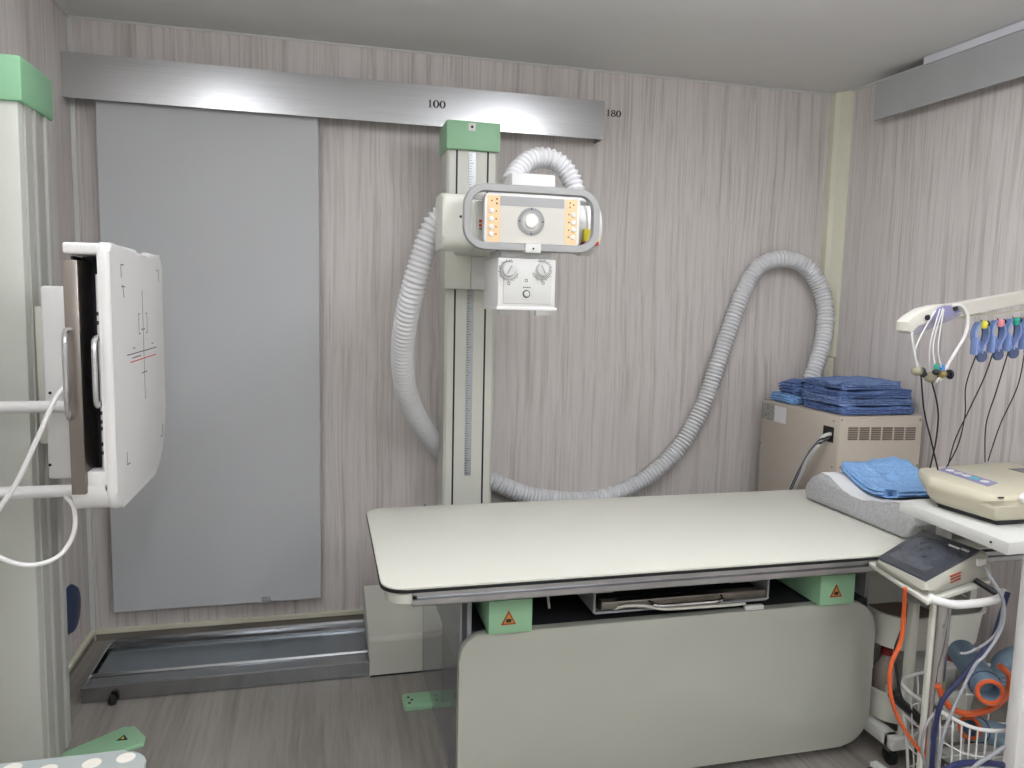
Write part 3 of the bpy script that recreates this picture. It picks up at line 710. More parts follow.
for i in range(5):
    m_ = (m_sil, m_black, m_greyc, m_black, m_sil)[i]
    P = [at(831-.6*i, 434+1.6*i, 'x', gx0+.0), at(824-.5*i, 436+2.2*i, 'x', gx0-.04), at(814-.8*i, 446+3.4*i, 'x', gx0-.055), at(802+.6*i, 465+2.4*i, 'x', gx0-.055), at(790+i*1.6, 489+i*.8, 'x', gx0-.045), at(785+i*1.8, 505, 'x', gx0-.04)]
    o = MB().tube([p_+Vector((-.004*i, 0, 0)) for p_ in P], .0075, 8, 5).build('cabinet_cable', m_)
    tag(o, ['thick pale cable, outermost of the bundle leaving beige cabinet', 'black cable just beneath the outermost pale one leaving beige cabinet', 'mid-grey cable in the middle of the bundle leaving beige cabinet',
            'second black cable inward in the bundle leaving beige cabinet', 'pale cable, innermost of the bundle leaving beige cabinet'][i], 'cable', 'cables leaving the beige cabinet')

# ------------------------------------------------------------------ folded towels on the cabinet
def cloth_slab(x0, x1, y0, y1, z0, z1, seed, folds=3, amp=.006, bend=0, skew=0, round_=.02):
    """folded towel: a soft slab whose open edges show the stacked fold layers"""
    nx, ny, nz = 44, 34, 14; mb = MB(); bm = mb.bm; vs = {}
    for i in range(nx+1):
        for j in range(ny+1):
            for k in range(nz+1):
                if not (i in (0, nx) or j in (0, ny) or k in (0, nz)): continue
                u, v, w_ = i/nx*2-1, j/ny*2-1, k/nz*2-1
                p_ = Vector(((x0+x1)/2+u*(x1-x0)/2, (y0+y1)/2+v*(y1-y0)/2, (z0+z1)/2+w_*(z1-z0)/2))
                # rounded corners in plan, soft shoulders in height
                ex, ey = abs(u)**14, abs(v)**14
                p_.x -= math.copysign(1, u)*round_*abs(u)**6*abs(v)**8; p_.y -= math.copysign(1, v)*round_*abs(v)**6*abs(u)**8
                sh_ = max(abs(u)**12, abs(v)**12)
                p_.z = (z0+z1)/2+w_*(z1-z0)/2*(1-.30*sh_)
                sd = Vector((seed*7.1, seed*1.7, seed*3.1))
                n1 = noise.noise(p_*7+sd); n2 = noise.noise(p_*19+sd); n3 = noise.noise(Vector((p_.x*14, p_.y*30, 0))+sd)
                g = abs(math.sin((w_*.5+.5)*math.pi*folds+n1*1.5+n2*.6))**.5
                d = amp*(1.9*(1-g)+1.3*n1+.8*n2)
                if i in (0, nx): p_.x -= math.copysign(1, u)*d
                if j in (0, ny): p_.y -= math.copysign(1, v)*d
                if k: p_.z += (n1*1.4+n2*.5-abs(n3)*1.5+.3)*amp*(k/nz)
                p_.x += skew*(p_.z-z0)
                if bend: p_.z += bend(p_.x, p_.y)
                vs[(i, j, k)] = bm.verts.new(p_)
    def q4(a, b, c, d): bm.faces.new((vs[a], vs[b], vs[c], vs[d]))
    for i in range(nx):
        for j in range(ny):
            q4((i, j, 0), (i, j+1, 0), (i+1, j+1, 0), (i+1, j, 0)); q4((i, j, nz), (i+1, j, nz), (i+1, j+1, nz), (i, j+1, nz))
    for i in range(nx):
        for k in range(nz):
            q4((i, 0, k), (i+1, 0, k), (i+1, 0, k+1), (i, 0, k+1)); q4((i, ny, k), (i, ny, k+1), (i+1, ny, k+1), (i+1, ny, k))
    for j in range(ny):
        for k in range(nz):
            q4((0, j, k), (0, j, k+1), (0, j+1, k+1), (0, j+1, k)); q4((nx, j, k), (nx, j+1, k), (nx, j+1, k+1), (nx, j, k+1))
    return mb
TL = ['dark blue folded towel, lowest at the front of the pile on beige cabinet', 'dark blue folded towel, second from bottom of front pile on beige cabinet',
      'dark blue folded towel, middle of front pile on beige cabinet', 'dark blue folded towel, topmost of the pile on beige cabinet']
zc = gz
gr = 'folded blue towels on the beige cabinet'
for i, (x0, x1, y0, y1, h, m_) in enumerate(((2.000, 2.362, -.662, -.36, .036, m_towel), (1.992, 2.366, -.65, -.35, .032, m_towel2), (2.005, 2.355, -.655, -.34, .032, m_towel), (2.02, 2.325, -.63, -.34, .034, m_towel2))):
    o = cloth_slab(x0, x1, y0, y1, zc+.001, zc+h, i+1, 3, .0075, skew=-.1*(i % 2)).build('folded_towel', m_, smooth=80)
    tag(o, TL[i], 'towel', gr); zc += h-.001
o = cloth_slab(1.985, 2.26, -.335, -.15, gz+.001, gz+.042, 9, 3, .009).build('folded_towel', m_towel3, smooth=80); tag(o, 'pale blue folded towel at the back left under darker one on beige cabinet', 'towel', gr)
o = cloth_slab(1.995, 2.26, -.335, -.20, gz+.044, gz+.098, 11, 3, .013).build('folded_towel', m_towel, smooth=80); tag(o, 'crumpled dark blue towel draped at the back left of pile, on pale one', 'towel', gr)

# ------------------------------------------------------------------ contour pillow on the couch, towel on it
PX = 1.697
pr = [(806, 499), (803.5, 492), (805, 484), (810, 477), (818, 473.5), (826, 477), (836, 488), (846, 496), (858, 501), (874, 504), (890, 502.5), (902, 505), (911, 514), (915, 526), (909, 537), (901, 541)]
top = [at(x, y, 'x', PX) for x, y in pr]
prof2 = [(v.y, max(v.z, .7035)) for v in top]
t = thing('contour_pillow', 'grey contoured foam pillow in clear wrap on right end of couch', 'pillow', (1.9, -1.1, .7))
MB().prism(prof2, 'x', PX, PX+.36, .012, 3).build('cushion', m_pil, t)
# top cover sheet following the profile
tp_ = prof2[4:13]; nrm_ = []
mb = MB(); A_, B_, C_, D_ = [], [], [], []
for (y, z) in tp_:
    for L_, x, dz in ((A_, PX+.014, .0012), (B_, PX+.345, .0012), (C_, PX+.014, .0035), (D_, PX+.345, .0035)): L_.append(mb.bm.verts.new((x, y, z+dz)))
for i in range(len(tp_)-1):
    mb.bm.faces.new((C_[i], C_[i+1], D_[i+1], D_[i])); mb.bm.faces.new((A_[i], B_[i], B_[i+1], A_[i+1]))
    mb.bm.faces.new((A_[i], A_[i+1], C_[i+1], C_[i])); mb.bm.faces.new((B_[i], D_[i], D_[i+1], B_[i+1]))
for i in (0, len(tp_)-1): mb.bm.faces.new((A_[i], C_[i], D_[i], B_[i]))
mb.build('top_sheet', m_paper, t)
def pz(y):
    best = .76
    for (ya, za), (yb, zb) in zip(prof2, prof2[1:]):
        if yb < ya and yb <= y <= ya: best = za+(zb-za)*(y-ya)/(yb-ya); break
    return best
o = cloth_slab(1.765, 2.04, -1.205, -.915, 0.004, .040, 21, 2, .008, round_=.05, bend=lambda x, y: pz(max(-1.30, min(-.9, y)))+.006).build('folded_towel', m_towel3, smooth=80)
tag(o, 'light blue folded towel lying on grey contoured pillow', 'towel')

# ------------------------------------------------------------------ ECG cart
ct = thing('equipment_cart', 'white metal cart with flat top shelf at right edge beside couch', 'cart', (1.9, -1.62, 0))
CA, CB = Vector((1.598, -1.435)), Vector((1.570, -1.815))
SX1 = 2.28
MB().prism([(CA.x, CA.y), (CB.x, CB.y), (SX1-.03, -1.77), (SX1, -1.39)], 'z', .818, .85, .003).build('top_shelf', m_whitem, ct)
q = at(999, 537, 'x', 1.572); MB().lathe([(.003, 0), (.003, -.002)], (1.5725, -1.765, .835), 'x', 10).build('shelf_hole', m_black, ct)
for (x0, x1, y0, y1) in ((1.672, 1.735, -1.80, -1.765), (1.725, 1.755, -1.47, -1.44), (2.19, 2.225, -1.755, -1.72), (2.215, 2.25, -1.44, -1.41)):
    MB().box(x0, x1, y0, y1, .05, .818, .003).build('leg', m_white, ct)
    MB().lathe([(.022, 0), (.025, .01), (.025, .03), (.012, .05)], ((x0+x1)/2, (y0+y1)/2, 0), 'z', 16).build('foot', m_black, ct)
MB().box(1.785, 2.235, -1.76, -1.45, .062, .082, .003).build('bottom_shelf', m_whitem, ct)
# mast and arm
MB().box(2.13, 2.16, -1.50, -1.47, .85, 1.475, .004).build('mast', m_ecg, ct)
upx = [(908, 322), (914, 316), (925, 309), (940, 305), (962, 303.5), (1024, 292)]
lox = [(1024, 304), (968, 315), (945, 318), (925, 325), (912, 333.5), (908, 331)]
YA = -1.5
pts = [at(x, y, 'y', YA) for x, y in upx[:-1]]; d_ = at(1024, 292, 'y', YA)-pts[-1]; pts.append(pts[-1]+d_*((2.17-pts[-1].x)/d_.x))
l2 = [at(x, y, 'y', YA) for x, y in lox[1:]]; d_ = at(1024, 304, 'y', YA)-l2[0]; l2.insert(0, l2[0]+d_*((2.17-l2[0].x)/d_.x))
MB().prism([(v.x, v.z) for v in pts+l2], 'y', YA, YA+.045, .004).build('arm', mat('arm_ivory', 'c9c7bd', .4), ct)
lp = [at(x, y, 'y', YA-.003) for x, y in ((938, 307), (944, 304.8), (957, 304.8), (961, 311), (945, 317), (934, 319), (930, 321))]
MB().prism([(v.x, v.z-.002) for v in lp], 'y', YA-.004, YA+.001).build('arm_label', m_lilac, ct, 0)
lp = [at(x, y, 'y', YA-.003) for x, y in ((912, 333.5), (919, 326), (945, 316.5), (962, 313), (957, 318), (930, 329), (916, 334))]
MB().prism([(v.x, v.z) for v in lp], 'y', YA-.003, YA+.045).build('arm_underside', mat('lilac_grey', '8a8794', .5), ct, 0)
for x, y in ((926, 317.5), (954, 308.5)):
    q = at(x, y, 'y', YA-.001); MB().lathe([(.007, 0), (.008, -.004), (.003, -.006)], (q.x, YA-.004, q.z), 'y', 12).build('arm_button', m_dark, ct)
q0 = at(967, 317, 'y', YA); q1 = at(1024, 311, 'y', YA)
q1 = q0+(q1-q0)*((2.13-q0.x)/(q1.x-q0.x))
mb = MB().tube([(q0.x, YA+.02, q0.z), (q1.x, YA+.02, q1.z)], .0028, 8, smooth=False); q2 = at(969, 305, 'y', YA)
mb.box(q0.x-.003, q0.x+.003, YA+.012, YA+.028, q0.z-.004, q2.z-.01); mb.build('hanging_rod', m_ecg, ct)

# ECG machine
e_ = thing('ecg_recorder', 'ivory desktop recorder with lilac button strip on white cart shelf', 'medical recorder', (1.9, -1.6, .85))
base = [(1.640, -1.51), (1.655, -1.70), (2.03, -1.70), (2.03, -1.40), (1.70, -1.43)]
mid_ = [(1.613, -1.512), (1.622, -1.72), (2.06, -1.735), (2.06, -1.365), (1.68, -1.40)]
mb = MB().hull([(x, y, .862) for x, y in base]+[(x, y, .912) for x, y in mid_]+[(x+(.01 if x < 1.8 else -.01), y*.997, .935) for x, y in mid_], .009, 3)
mb.build('body', m_ecg, e_)
MB().hull([(x+.012, y+(.008 if y < -1.6 else -.008), z) for x, y in base for z in (.8505, .8615)]).build('rubber_base', m_dark, e_, 0)
zt_ = .9352
sp = [at(938, 470, 'z', zt_), at(947, 467.5, 'z', zt_), at(998, 483, 'z', zt_), at(988, 486.5, 'z', zt_)]
st = MB().prism([(v.x, v.y) for v in sp], 'z', zt_-.001, zt_+.0012).build('button_strip', m_lilac, e_, 0)
for f_, m_ in ((.16, m_paper), (.34, m_sil), (.50, m_sil), (.66, m_teal), (.85, m_white)):
    c_ = (sp[0].lerp(sp[3], f_)+sp[1].lerp(sp[2], f_))/2
    mb = MB().lathe([(.011, 0), (.011, .002), (.009, .003)], (c_.x, c_.y, zt_+.001), 'z', 16)
    mb.build('button', m_, st)
a_ = at(1008, 469, 'z', zt_)
MB().box(a_.x, a_.x+.16, a_.y-.09, a_.y+.0, zt_-.002, zt_+.001).build('display', m_screen, e_, 0)
q = at(1024, 498, 'y', -1.727)
MB().lathe([(.012, 0), (.012, -.01), (.009, -.014)], (q.x, -1.724, q.z), 'y', 16).build('side_knob', m_paper, e_)
q = at(1001, 498, 'y', -1.722); MB().box(q.x-.006, q.x+.008, -1.724, -1.718, q.z-.001, q.z+.002).build('slot', m_dark, e_, 0)

# ------------------------------------------------------------------ limb clamp electrodes hanging from the rod
CL = ['blue clamp electrode with yellow tip, leftmost on the rod', 'blue clamp electrode with pink-red tip, second from left on the rod', 'blue clamp electrode with green tip, third from left on the rod', 'blue clamp electrode at the right picture edge on the rod']
tipc = [mat('tip_yellow', 'd6cf4e', .4), mat('tip_pink', 'd98a93', .4), mat('tip_green', '2f9c86', .4), mat('tip_dark', '3a3a40', .4)]
wires = [((975, 360), (966, 385), (965, 415), (958, 445), (946, 468)), ((992, 345), (984, 378), (968, 412), (955, 440), (948, 466)),
         ((1004, 365), (996, 392), (986, 425), (985, 462)), ((1024, 345), (1018, 385), (1000, 425), (988, 461))]
wl = ['black lead from yellow-tipped clamp down to recorder', 'black lead from pink-tipped clamp down to recorder', 'black lead from green-tipped clamp down to recorder', 'black lead from rightmost clamp down to recorder']
for i, px in enumerate((981, 997.5, 1013, 1029)):
    top_ = at(px, 319-(px-981)*.1, 'y', YA+.02); x, y, z = top_.x, YA+.02, top_.z
    t = thing('clamp_electrode', CL[i], 'electrode', (x, y, z-.09), 'blue clamp electrodes on the rod')
    # two bowed blades
    for sg, wd in ((-1, .020), (1, .024)):
        mb = MB(); pts_ = []
        for k in range(9):
            f_ = k/8; pts_.append((x+sg*(.0175*math.sin(math.pi*min(1, f_*1.15+.05))+.002), z-.008-.088*f_))
        out_ = [(a+sg*.0045, b_) for a, b_ in pts_]
        mb.prism(pts_+out_[::-1], 'y', y-wd/2, y+wd/2, .0006)
        mb.build('blade', m_clip, t)
    MB().box(x-.022, x-.014, y-.016, y+.008, z-.100, z-.050, .003).build('grip', m_clip, t)
    MB().lathe([(.004, -.006), (.016, -.006), (.017, 0), (.014, .005)], (x+.007, y-.004, z-.104), 'y', 18).build('contact_plate', mat('contact_slate', '4a5878', .4), t)
    MB().lathe([(.006, 0), (.0085, .004), (.0085, .016), (.004, .022)], (x-.003, y-.016, z-.026), 'z', 14).build('colour_tip', tipc[i], t)
    MB().lathe([(.007, -.010), (.008, -.006), (.008, .008), (.005, .012)], (x+.008, y-.008, z-.012), 'x', 12).build('terminal', m_dark, t)
    MB().tube([(x, y, z-.002), (x+.002, y-.006, z-.03), (x-.006, y-.014, z-.06)], .0014, 6, 4).build('clip_wire', m_dark, t)
    o = MB().tube([Vector((x-.008, y-.006, z-.09))]+[at(a, b_, 'y', -1.46+.012*k) for k, (a, b_) in enumerate(wires[i]) if k], .0017, 6, 6).build('lead_wire', m_ink)
    tag(o, wl[i], 'lead wire', 'black leads hanging below the rod')

# suction electrodes hanging from the arm
SE = [((917, 371), (912, 338), (910, 333), 0), ((923, 374), (915, 350), (932, 311), 1), ((930, 377), (930, 345), (937, 309), 0), ((936, 372), (933, 345), (940, 308), 1), ((942, 374), (938, 348), (941, 309), 2), ((946, 373), (960, 345), (968, 318), 1)]
SL = ['khaki suction bulb electrode, leftmost of the cluster under the arm', 'dark suction electrode right beside the leftmost khaki bulb', 'larger pale suction bulb electrode, lowest of the cluster under the arm', 'dark suction electrode with green collar behind the pale bulb',
      'brassy suction electrode with blue collar in the cluster under the arm', 'dark suction electrode, rightmost of the cluster on thick looping tube']
for i, (bq, mq, tq, kd) in enumerate(SE):
    yy = YA-.02+.012*(i % 3)
    c_ = at(bq[0], bq[1], 'y', yy)
    t = thing('suction_electrode', SL[i], 'electrode', (c_.x, c_.y, c_.z-.015), 'suction electrodes under the arm')
    R_ = (.014, .010, .016, .009, .012, .010)[i]
    MB().lathe([(.003, -R_), (R_*.7, -R_*.75), (R_, 0), (R_*.75, R_*.75), (.004, R_*1.1)], c_, 'x', 16).build('bulb', (m_bulb, m_dark, mat('brass_dull', '8f7f4c', .35, .6))[kd], t)
    if i in (0, 2, 5): MB().lathe([(.012, 0), (.014, .004), (.008, .010)], c_+Vector((R_, 0, -.004)), 'x', 14).build('cup', m_dark, t)
    if i in (3, 4): MB().lathe([(.006, 0), (.007, .004), (.005, .016)], c_+Vector((0, 0, R_*.8)), 'z', 12).build('collar', (mat('tip_green', '2f9c86'), mat('tip_blue', '3f7fc0', .4))[i-3], t)
    e2 = at(tq[0], tq[1], 'y', YA+.004); e2.y = YA-.006
    m2 = at(mq[0], mq[1], 'y', YA-.012)
    if i == 5:
        Pp = [e2+Vector((-.018, 0, .012)), e2+Vector((.002, -.003, .006)), at(970, 335, 'y', YA-.01), at(961, 352, 'y', YA-.012), at(948, 372, 'y', yy), at(940, 383, 'y', yy), at(936, 384, 'y', yy), c_+Vector((-.014, 0, -.012))]
        Pp = [at(952, 306, 'y', YA-.006), at(961, 305.5, 'y', YA-.008), at(968, 317, 'y', YA-.012), at(965, 335, 'y', YA-.014), at(953, 356, 'y', YA-.016), at(942, 374, 'y', yy-.012), at(936, 382, 'y', yy-.008), c_+Vector((-.006, 0, -.01))]
        MB().tube(Pp, .0042, 8, 6).build('air_tube', m_white, t)
    else:
        MB().tube([e2, m2, c_+Vector((0, 0, R_*.7))], .0019 if i else .003, 6, 6).build('air_tube', m_white if i else m_sil, t)
for i, W in enumerate((((921, 374), (924, 410), (931, 440), (938, 470)), ((931, 379), (938, 410), (936, 440), (930, 468)))):
    o = MB().tube([at(a, b_, 'y', -1.50+.01*k) for k, (a, b_) in enumerate(W)], .0022, 6, 6).build('lead_wire', m_ink)
    tag(o, ('black lead falling straight from the left of the suction electrode cluster', 'black lead bowing from the right of the suction electrode cluster')[i], 'lead wire', 'black leads under the suction electrodes')

# ------------------------------------------------------------------ device stand with tilted monitor
ds = thing('device_stand', 'chrome pole stand with white handle and wire basket at right front', 'stand', (1.58, -1.63, 0))
px_, py_ = 1.575, -1.635
MB().lathe([(.022, .05), (.022, .672)], (px_, py_, 0), 'z', 24).build('pole', m_chrome, ds)
MB().box(px_-.032, px_-.020, py_-.004, py_+.008, .06, .672, .002).build('cable_channel', m_cream, ds)
top4 = [at(868, 566, 'z', .668), at(927, 606, 'z', .668), at(990, 585, 'z', .668), at(940, 548, 'z', .668)]
MB().hull([(v.x, v.y, z_) for v in top4 for z_ in (.668, .682)], .004, 3).build('device_tray', m_cream, ds)
P = [at(930, 597, 'y', -1.70), at(938, 601, 'y', -1.725), at(955, 604.5, 'y', -1.735), at(975, 603.5, 'y', -1.735), at(990, 601, 'y', -1.725), at(999, 598, 'y', -1.70), at(1003, 592, 'y', -1.66)]
MB().tube(P, .0105, 12, 6).build('handle', m_white, ds)
for a_ in range(5):
    an = math.radians(72*a_+20); d = Vector((math.cos(an), math.sin(an), 0))
    L_ = .19
    c_ = Vector((px_, py_, .06))
    lg = MB().hull([c_+Vector((-d.y, d.x, 0))*s_*.014+Vector((0, 0, h)) for s_ in (-1, 1) for h in (0, .02)]+[c_+d*L_+Vector((-d.y, d.x, 0))*s_*.011+Vector((0, 0, h)) for s_ in (-1, 1) for h in (-.006, .006)]).build('leg', m_whitem, ds, 0)
    w_ = c_+d*L_
    MB().lathe([(.018, -.008), (.022, -.005), (.022, .005), (.018, .008)], (w_.x, w_.y, .022), 'x', 16).build('caster', m_black, lg)
# monitor
mn = thing('patient_monitor', 'silver wedge-shaped monitor with dark plastic-covered screen on chrome pole stand', 'monitor', (1.6, -1.6, .683))
bq = [at(873.7, 566, 'z', .684), at(927, 598, 'z', .684), at(994, 576, 'z', .684), at(936, 540, 'z', .684)]
tq = [at(877, 558, 'z', .712), at(925.6, 581.5, 'z', .715), at(981, 551, 'z', .765), at(922, 530, 'z', .765)]
cc = (tq[0]+tq[1]+tq[2]+tq[3])/4
back = (bq[2]-bq[1])*.12; 
hb = [b_.copy() for b_ in bq]
MB().hull(hb+tq+[tq[2]+back+Vector((0, 0, -.01)), tq[3]+back+Vector((0, 0, -.01))], .009, 3).build('casing', mat('casing_putty', 'a3a296', .45), mn)
nrm = (tq[1]-tq[0]).cross(tq[2]-tq[1]).normalized()
if nrm.z < 0: nrm = -nrm
sq = [cc+(v-cc)*.995 for v in tq]
MB().hull([v-nrm*.004 for v in sq]+[v+nrm*.003 for v in sq], .0033, 3).build('screen_bezel', mat('bezel_black', '3d4047', .35, var=.15, coat=.3), mn)
sq = [cc+(v-cc)*.74-(tq[1]-tq[0]).normalized()*.004 for v in tq]
MB().hull([v+nrm*.0022 for v in sq]+[v+nrm*.0038 for v in sq]).build('screen', m_screen, mn, 0)
u_ = (tq[3]-tq[0]).normalized(); v_ = (tq[1]-tq[0]).normalized()
c_ = cc+(tq[3]-tq[0])*.38+(tq[1]-tq[0])*.22
def pl(c, du, dv, m_, nm, par=mn):
    MB().hull([c+u_*a*du+v_*b_*dv+nrm*h for a in (-1, 1) for b_ in (-1, 1) for h in (.0018, .0042)]).build(nm, m_, par, 0)
pl(c_, .003, .018, m_paper, 'name_marking')
pl(cc-(tq[3]-tq[0])*.40-(tq[1]-tq[0])*.02, .008, .020, mat('badge_grey', '7d8286', .4), 'badge')
for k in range(3): pl(cc+(tq[3]-tq[0])*.40+(tq[1]-tq[0])*(.36+.05*k), .004, .0035, m_sil, 'indicator')
# red text lines and port on the near side
s0 = (bq[1]+tq[1])/2; s1 = (bq[2]+tq[2])/2; sd = (s1-s0); sn = sd.cross(Vector((0, 0, 1))).normalized()
if sn.y > 0: sn = -sn
for k in range(3):
    c_ = s0+sd*.42+Vector((0, 0, .012-.008*k)); 
    MB().hull([c_+sd.normalized()*a*.022+Vector((0, 0, b_*.0016))+sn*h for a in (-1, 1) for b_ in (-1, 1) for h in (.0, .0075)]).build('side_marking', m_warn, mn, 0)
c_ = at(978, 561, 'y', (bq[2].y-.02)); MB().box(c_.x-.014, c_.x+.014, c_.y-.014, c_.y+.01, c_.z-.010, c_.z+.010, .003).build('cable_connector', m_white, mn)
c_ = at(981, 585, 'y', bq[2].y-.03)
a_, b_ = at(975, 580, 'y', -1.65), at(997, 594, 'y', -1.69)
MB().tube([a_, (a_+b_)/2, b_], .008, 10, smooth=False).build('plug', m_black, mn)

# cords
def cord(pts, r, m_, name, label, cat='cable', y0=-1.70):
    P_ = []
    for q_ in pts:
        P_.append(at(q_[0], q_[1], 'y', q_[2] if len(q_) > 2 else y0))
    o = MB().tube(P_, r, 8, 6).build(name, m_); tag(o, label, cat); return o
cord([(905, 588, -1.66), (904, 610), (901, 640), (891, 665), (890, 690), (897, 715), (910, 738), (925, 757), (936, 775)], .0052, m_orange, 'cable', 'orange cord dropping from monitor in front of white trolley', y0=-1.64)
cord([(906, 592, -1.60), (903, 625), (895, 650), (897, 675), (903, 700), (925, 725, -1.58)], .0035, m_black, 'cable', 'thin black cord hanging behind the orange cord', y0=-1.60)
cord([(984, 566, -1.70), (992, 580), (1002, 597), (1004, 612), (1000, 632), (985, 655), (975, 665), (962, 690), (952, 712), (942, 740), (938, 775)], .0040, m_greyc, 'cable', 'light grey air tube curving down from monitor to floor', y0=-1.76)
cord([(1003, 600, -1.74), (1000, 625), (990, 640), (970, 652), (960, 653)], .0034, m_greyc, 'cable', 'short light grey cord branching left below the white handle', y0=-1.74)
cord([(1008, 592), (1000, 618), (992, 640), (975, 662), (958, 682), (942, 702), (935, 730), (931, 775)], .0062, m_navy, 'cable', 'thick navy cord sweeping down to foot of chrome pole', y0=-1.72)
cord([(934, 713), (925, 728), (922, 750), (928, 775)], .0036, m_greyc, 'cable', 'grey cord curling beside foot of chrome pole', y0=-1.71)
cord([(1004, 747), (990, 756), (975, 766), (968, 775)], .005, m_greyc, 'cable', 'pale tube crossing front of wire basket', y0=-1.80)
cord([(938, 686), (948, 705), (962, 713), (978, 713), (995, 706), (1008, 692), (1009, 676), (1000, 666)], .0085, m_orange, 'hose', 'thick orange hose curved over blue-grey foam tubes in basket', 'hose', -1.66)
cord([(936, 775), (960, 764), (985, 763), (1003, 765)], .008, m_navy, 'cable', 'navy strap lying low across front of wire basket', y0=-1.79)

# wire basket on the stand
bk = thing('wire_basket', 'white wire basket full of hoses at foot of chrome pole', 'basket', (1.78, -1.6, .09))
bx0, bx1, by0, by1, bz0, bz1 = 1.63, 1.98, -1.70, -1.50, .085, .235
t0 = [at(938, 714, 'y', -1.745), at(965, 732, 'y', -1.74), at(985, 741, 'y', -1.73), at(1004, 745, 'y', -1.71)]
rimf = [(v.x, v.y, v.z) for v in t0]
zr = sum(v[2] for v in rimf)/4
rim = [(1.60, -1.50, zr+.03), (1.585, -1.69, zr+.02), (1.68, -1.735, zr), (1.90, -1.735, zr), (1.99, -1.69, zr+.01), (1.99, -1.50, zr+.03)]
mb = MB(); mb.tube([(x, y, z) for x, y, z in rim], .005, 8, 5, closed=True); mb.build('rim', m_white, bk)
mb = MB(); R_ = spline([Vector(r_) for r_ in rim], 5, True); cxy = Vector((1.78, -1.61, 0))
def low(v, f_): return Vector((cxy.x+(v.x-cxy.x)*(1-.15*f_), cxy.y+(v.y-cxy.y)*(1-.15*f_), v.z+(.085-v.z)*f_))
for v in R_: mb.tube([v, low(v, 1)], .0022, 6, smooth=False)
for f_ in (.33, .66, 1): mb.tube([low(v, f_) for v in R_], .0022, 6, closed=True, smooth=False)
for k in range(6): 
    x = 1.63+.055*k; mb.tube([(x, -1.69, .0855), (x, -1.53, .0855)], .002, 6, smooth=False)
mb.build('mesh', m_white, bk)
# foam tubes / corrugated blue tubes in the basket
def ftube(a, b_, r, label, orange_end=True):
    t = thing('foam_tube', label, 'tube', (a+b_)/2, 'blue-grey tubes in the wire basket')
    d = (b_-a).normalized(); u = d.cross(Vector((0, 0, 1))).normalized(); v = d.cross(u)
    mb = MB(); seg = 24
    def ring(c, rr): return [mb.bm.verts.new(c+rr*(math.cos(2*math.pi*k/seg)*u+math.sin(2*math.pi*k/seg)*v)) for k in range(seg)]
    L_ = [ring(b_, r), ring(a, r), ring(a, r*.62), ring(a+d*.05, r*.6)]
    for A2, B2 in zip(L_, L_[1:]):
        for k in range(seg): mb.bm.faces.new((A2[k], A2[(k+1) % seg], B2[(k+1) % seg], B2[k]))
    mb.bm.faces.new(L_[0][::-1]); mb.bm.faces.new(L_[-1]); mb.build('sleeve', m_tube, t)
    if orange_end:
        mb = MB(); mb.tube([a-d*.001+(r*.8)*(math.cos(2*math.pi*k/20)*u+math.sin(2*math.pi*k/20)*v) for k in range(20)], r*.16, 6, closed=True, smooth=False); mb.build('orange_rim', m_orange, t)
        c_ = a+d*.04; mb = MB(); mb.tube([c_+(r*1.01)*(math.cos(2*math.pi*k/20)*u+math.sin(2*math.pi*k/20)*v) for k in range(20)], .0022, 6, closed=True, smooth=False); mb.build('band', m_navy, t)
ftube(at(990, 692, 'y', -1.715), at(962, 652, 'y', -1.50), .037, 'blue-grey foam tube with open orange-rimmed end, uppermost in wire basket')
ftube(at(970, 728, 'y', -1.62), at(1020, 740, 'y', -1.54), .033, 'blue-grey foam tube with orange rim, lower in wire basket')
o = MB().hose([at(1008, 694, 'y', -1.52), at(1000, 668, 'y', -1.50), at(1015, 656, 'y', -1.47), at(1035, 660, 'y', -1.45)], .028, .010, .15).build('ribbed_hose', m_tube, smooth=60)
tag(o, 'slate ribbed hose behind the foam tubes near the cart leg', 'hose')

# ------------------------------------------------------------------ white utility trolley with tubs (under couch end)
ut = thing('utility_trolley', 'white trolley with oval tubs standing beside right end of couch', 'trolley', (1.85, -1.2, 0))
def tub(x0, x1, y0, y1, z0, z1, name):
    mb = MB(); rim_ = rrect(x0, x1, y0, y1, .09, 10); n = len(rim_)
    cx_, cy_ = (x0+x1)/2, (y0+y1)/2
    def R(f_, z): return [mb.bm.verts.new((cx_+(x-cx_)*f_, cy_+(y-cy_)*f_, z)) for x, y in rim_]
    L_ = [R(.93, z0), R(.985, z1-.006), R(1.02, z1-.006), R(1.02, z1), R(.97, z1), R(.915, z0+.006)]
    for A2, B2 in zip(L_, L_[1:]):
        for k in range(n): mb.bm.faces.new((A2[k], A2[(k+1) % n], B2[(k+1) % n], B2[k]))
    mb.bm.faces.new(L_[0][::-1]); mb.bm.faces.new(L_[-1]); o = mb.build(name, m_cream, ut)
    MB().prism([(cx_+(x-cx_)*.925, cy_+(y-cy_)*.925) for x, y in rim_], 'z', z0+.0065, z0+.012).build('tub_liner', mat('liner_brown', '6e5f54', .7, var=.1), o)
    return o
UX0, UX1, UY0, UY1 = 1.675, 2.06, -1.37, -1.02
tub(UX0, UX1, UY0, UY1, .345, .455, 'tub'); tub(UX0, UX1, UY0, UY1, .105, .205, 'tub')
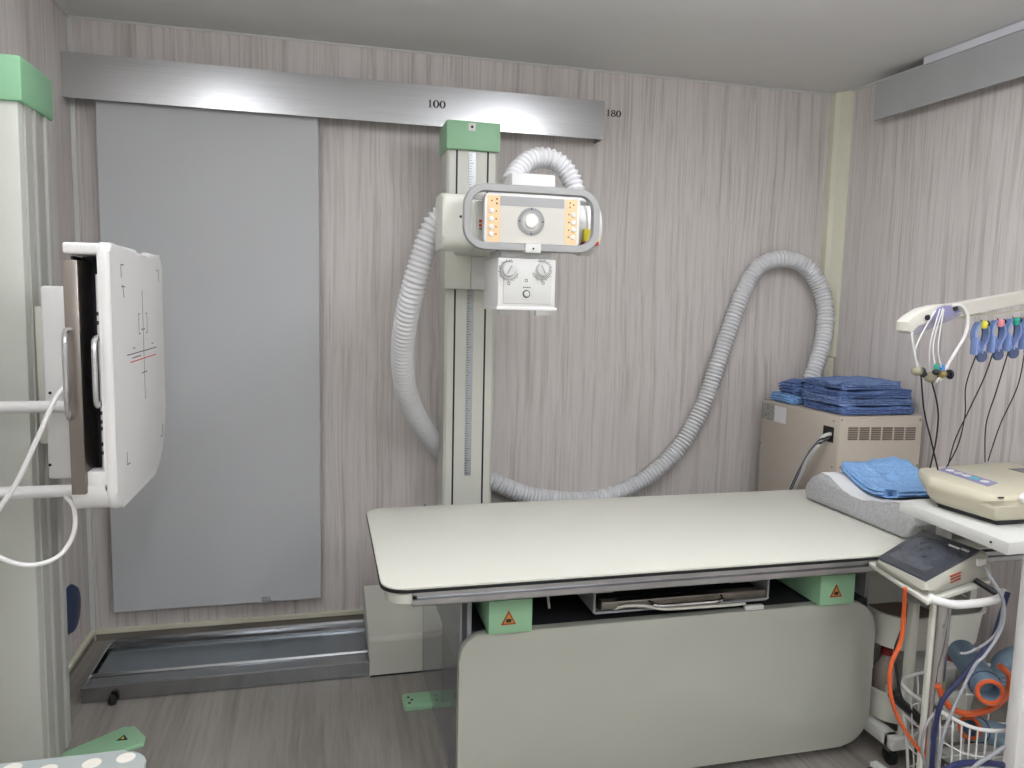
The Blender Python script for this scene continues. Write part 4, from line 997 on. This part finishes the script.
for x, y in ((at(909, 660, 'y', UY0-.016).x, UY0-.016), (UX1+.012, UY0+.12)):
    MB().box(x-.013, x+.013, y-.013, y+.010, .085, .52, .003).build('post', m_cream, ut)
MB().box(UX0-.01, UX0+.03, UY0-.02, UY1+.02, .06, .10, .004).build('base_bar', m_whitem, ut)
MB().box(UX0-.01, UX0+.26, UY0-.04, UY0-.0, .06, .10, .004).build('base_bar', m_whitem, ut)
for x, y in ((UX0+.01, UY0-.01), (UX0+.01, UY1), (UX1-.03, UY0+.01), (UX1-.03, UY1)):
    c_ = MB().lathe([(.022, -.009), (.027, -.006), (.027, .006), (.022, .009)], (x, y, .028), 'x', 18).build('caster', m_black, ut)
    MB().box(x-.014, x+.014, y-.012, y+.012, .045, .062, .002).build('caster_fork', m_chrome, c_)
# bottle and box in the lower tub
t = thing('bottle', 'clear bottle with red cap standing in the lower trolley tub', 'bottle', (1.80, -1.24, .112))
MB().lathe([(.03, 0), (.034, .006), (.034, .13), (.015, .165), (.015, .175)], (1.76, -1.25, .112), 'z', 20).build('body', mat('bottle_plastic', 'a89d92', .3, var=.1), t)
MB().lathe([(.018, 0), (.018, .02), (.014, .024)], (1.76, -1.25, .287), 'z', 16).build('cap', m_red, t)
MB().box(1.735, 1.75, -1.290, -1.282, .13, .2).build('bottle_label', m_paper, t, 0)
o = MB().box(1.86, 2.0, -1.30, -1.12, .112, .235, .006, rot=Matrix.Rotation(.3, 3, 'Z'), org=(1.9, -1.2, .1)).build('carton', m_whitem, smooth=0); tag(o, 'white carton in the lower trolley tub behind the bottle', 'box')
t = thing('sharps_bin', 'dark red container behind chrome pole stand under cart', 'container', (2.2, -.9, 0))
a_ = at(934, 640, 'y', -.98); b_ = at(964, 640, 'y', -.98)
MB().box(a_.x-.03, b_.x, -.98, -.80, .0, max(.2, a_.z-.03), .012, 3).build('body', m_red, t)
MB().box(a_.x-.035, b_.x+.005, -.985, -.795, max(.2, a_.z-.03), max(.23, a_.z), .006).build('lid', m_beige, t)

cord([(892, 694), (901, 703), (914, 714), (928, 727)], .013, m_black, 'adapter', 'black power adapter hanging behind the orange cord above trolley base', 'adapter', -1.56)
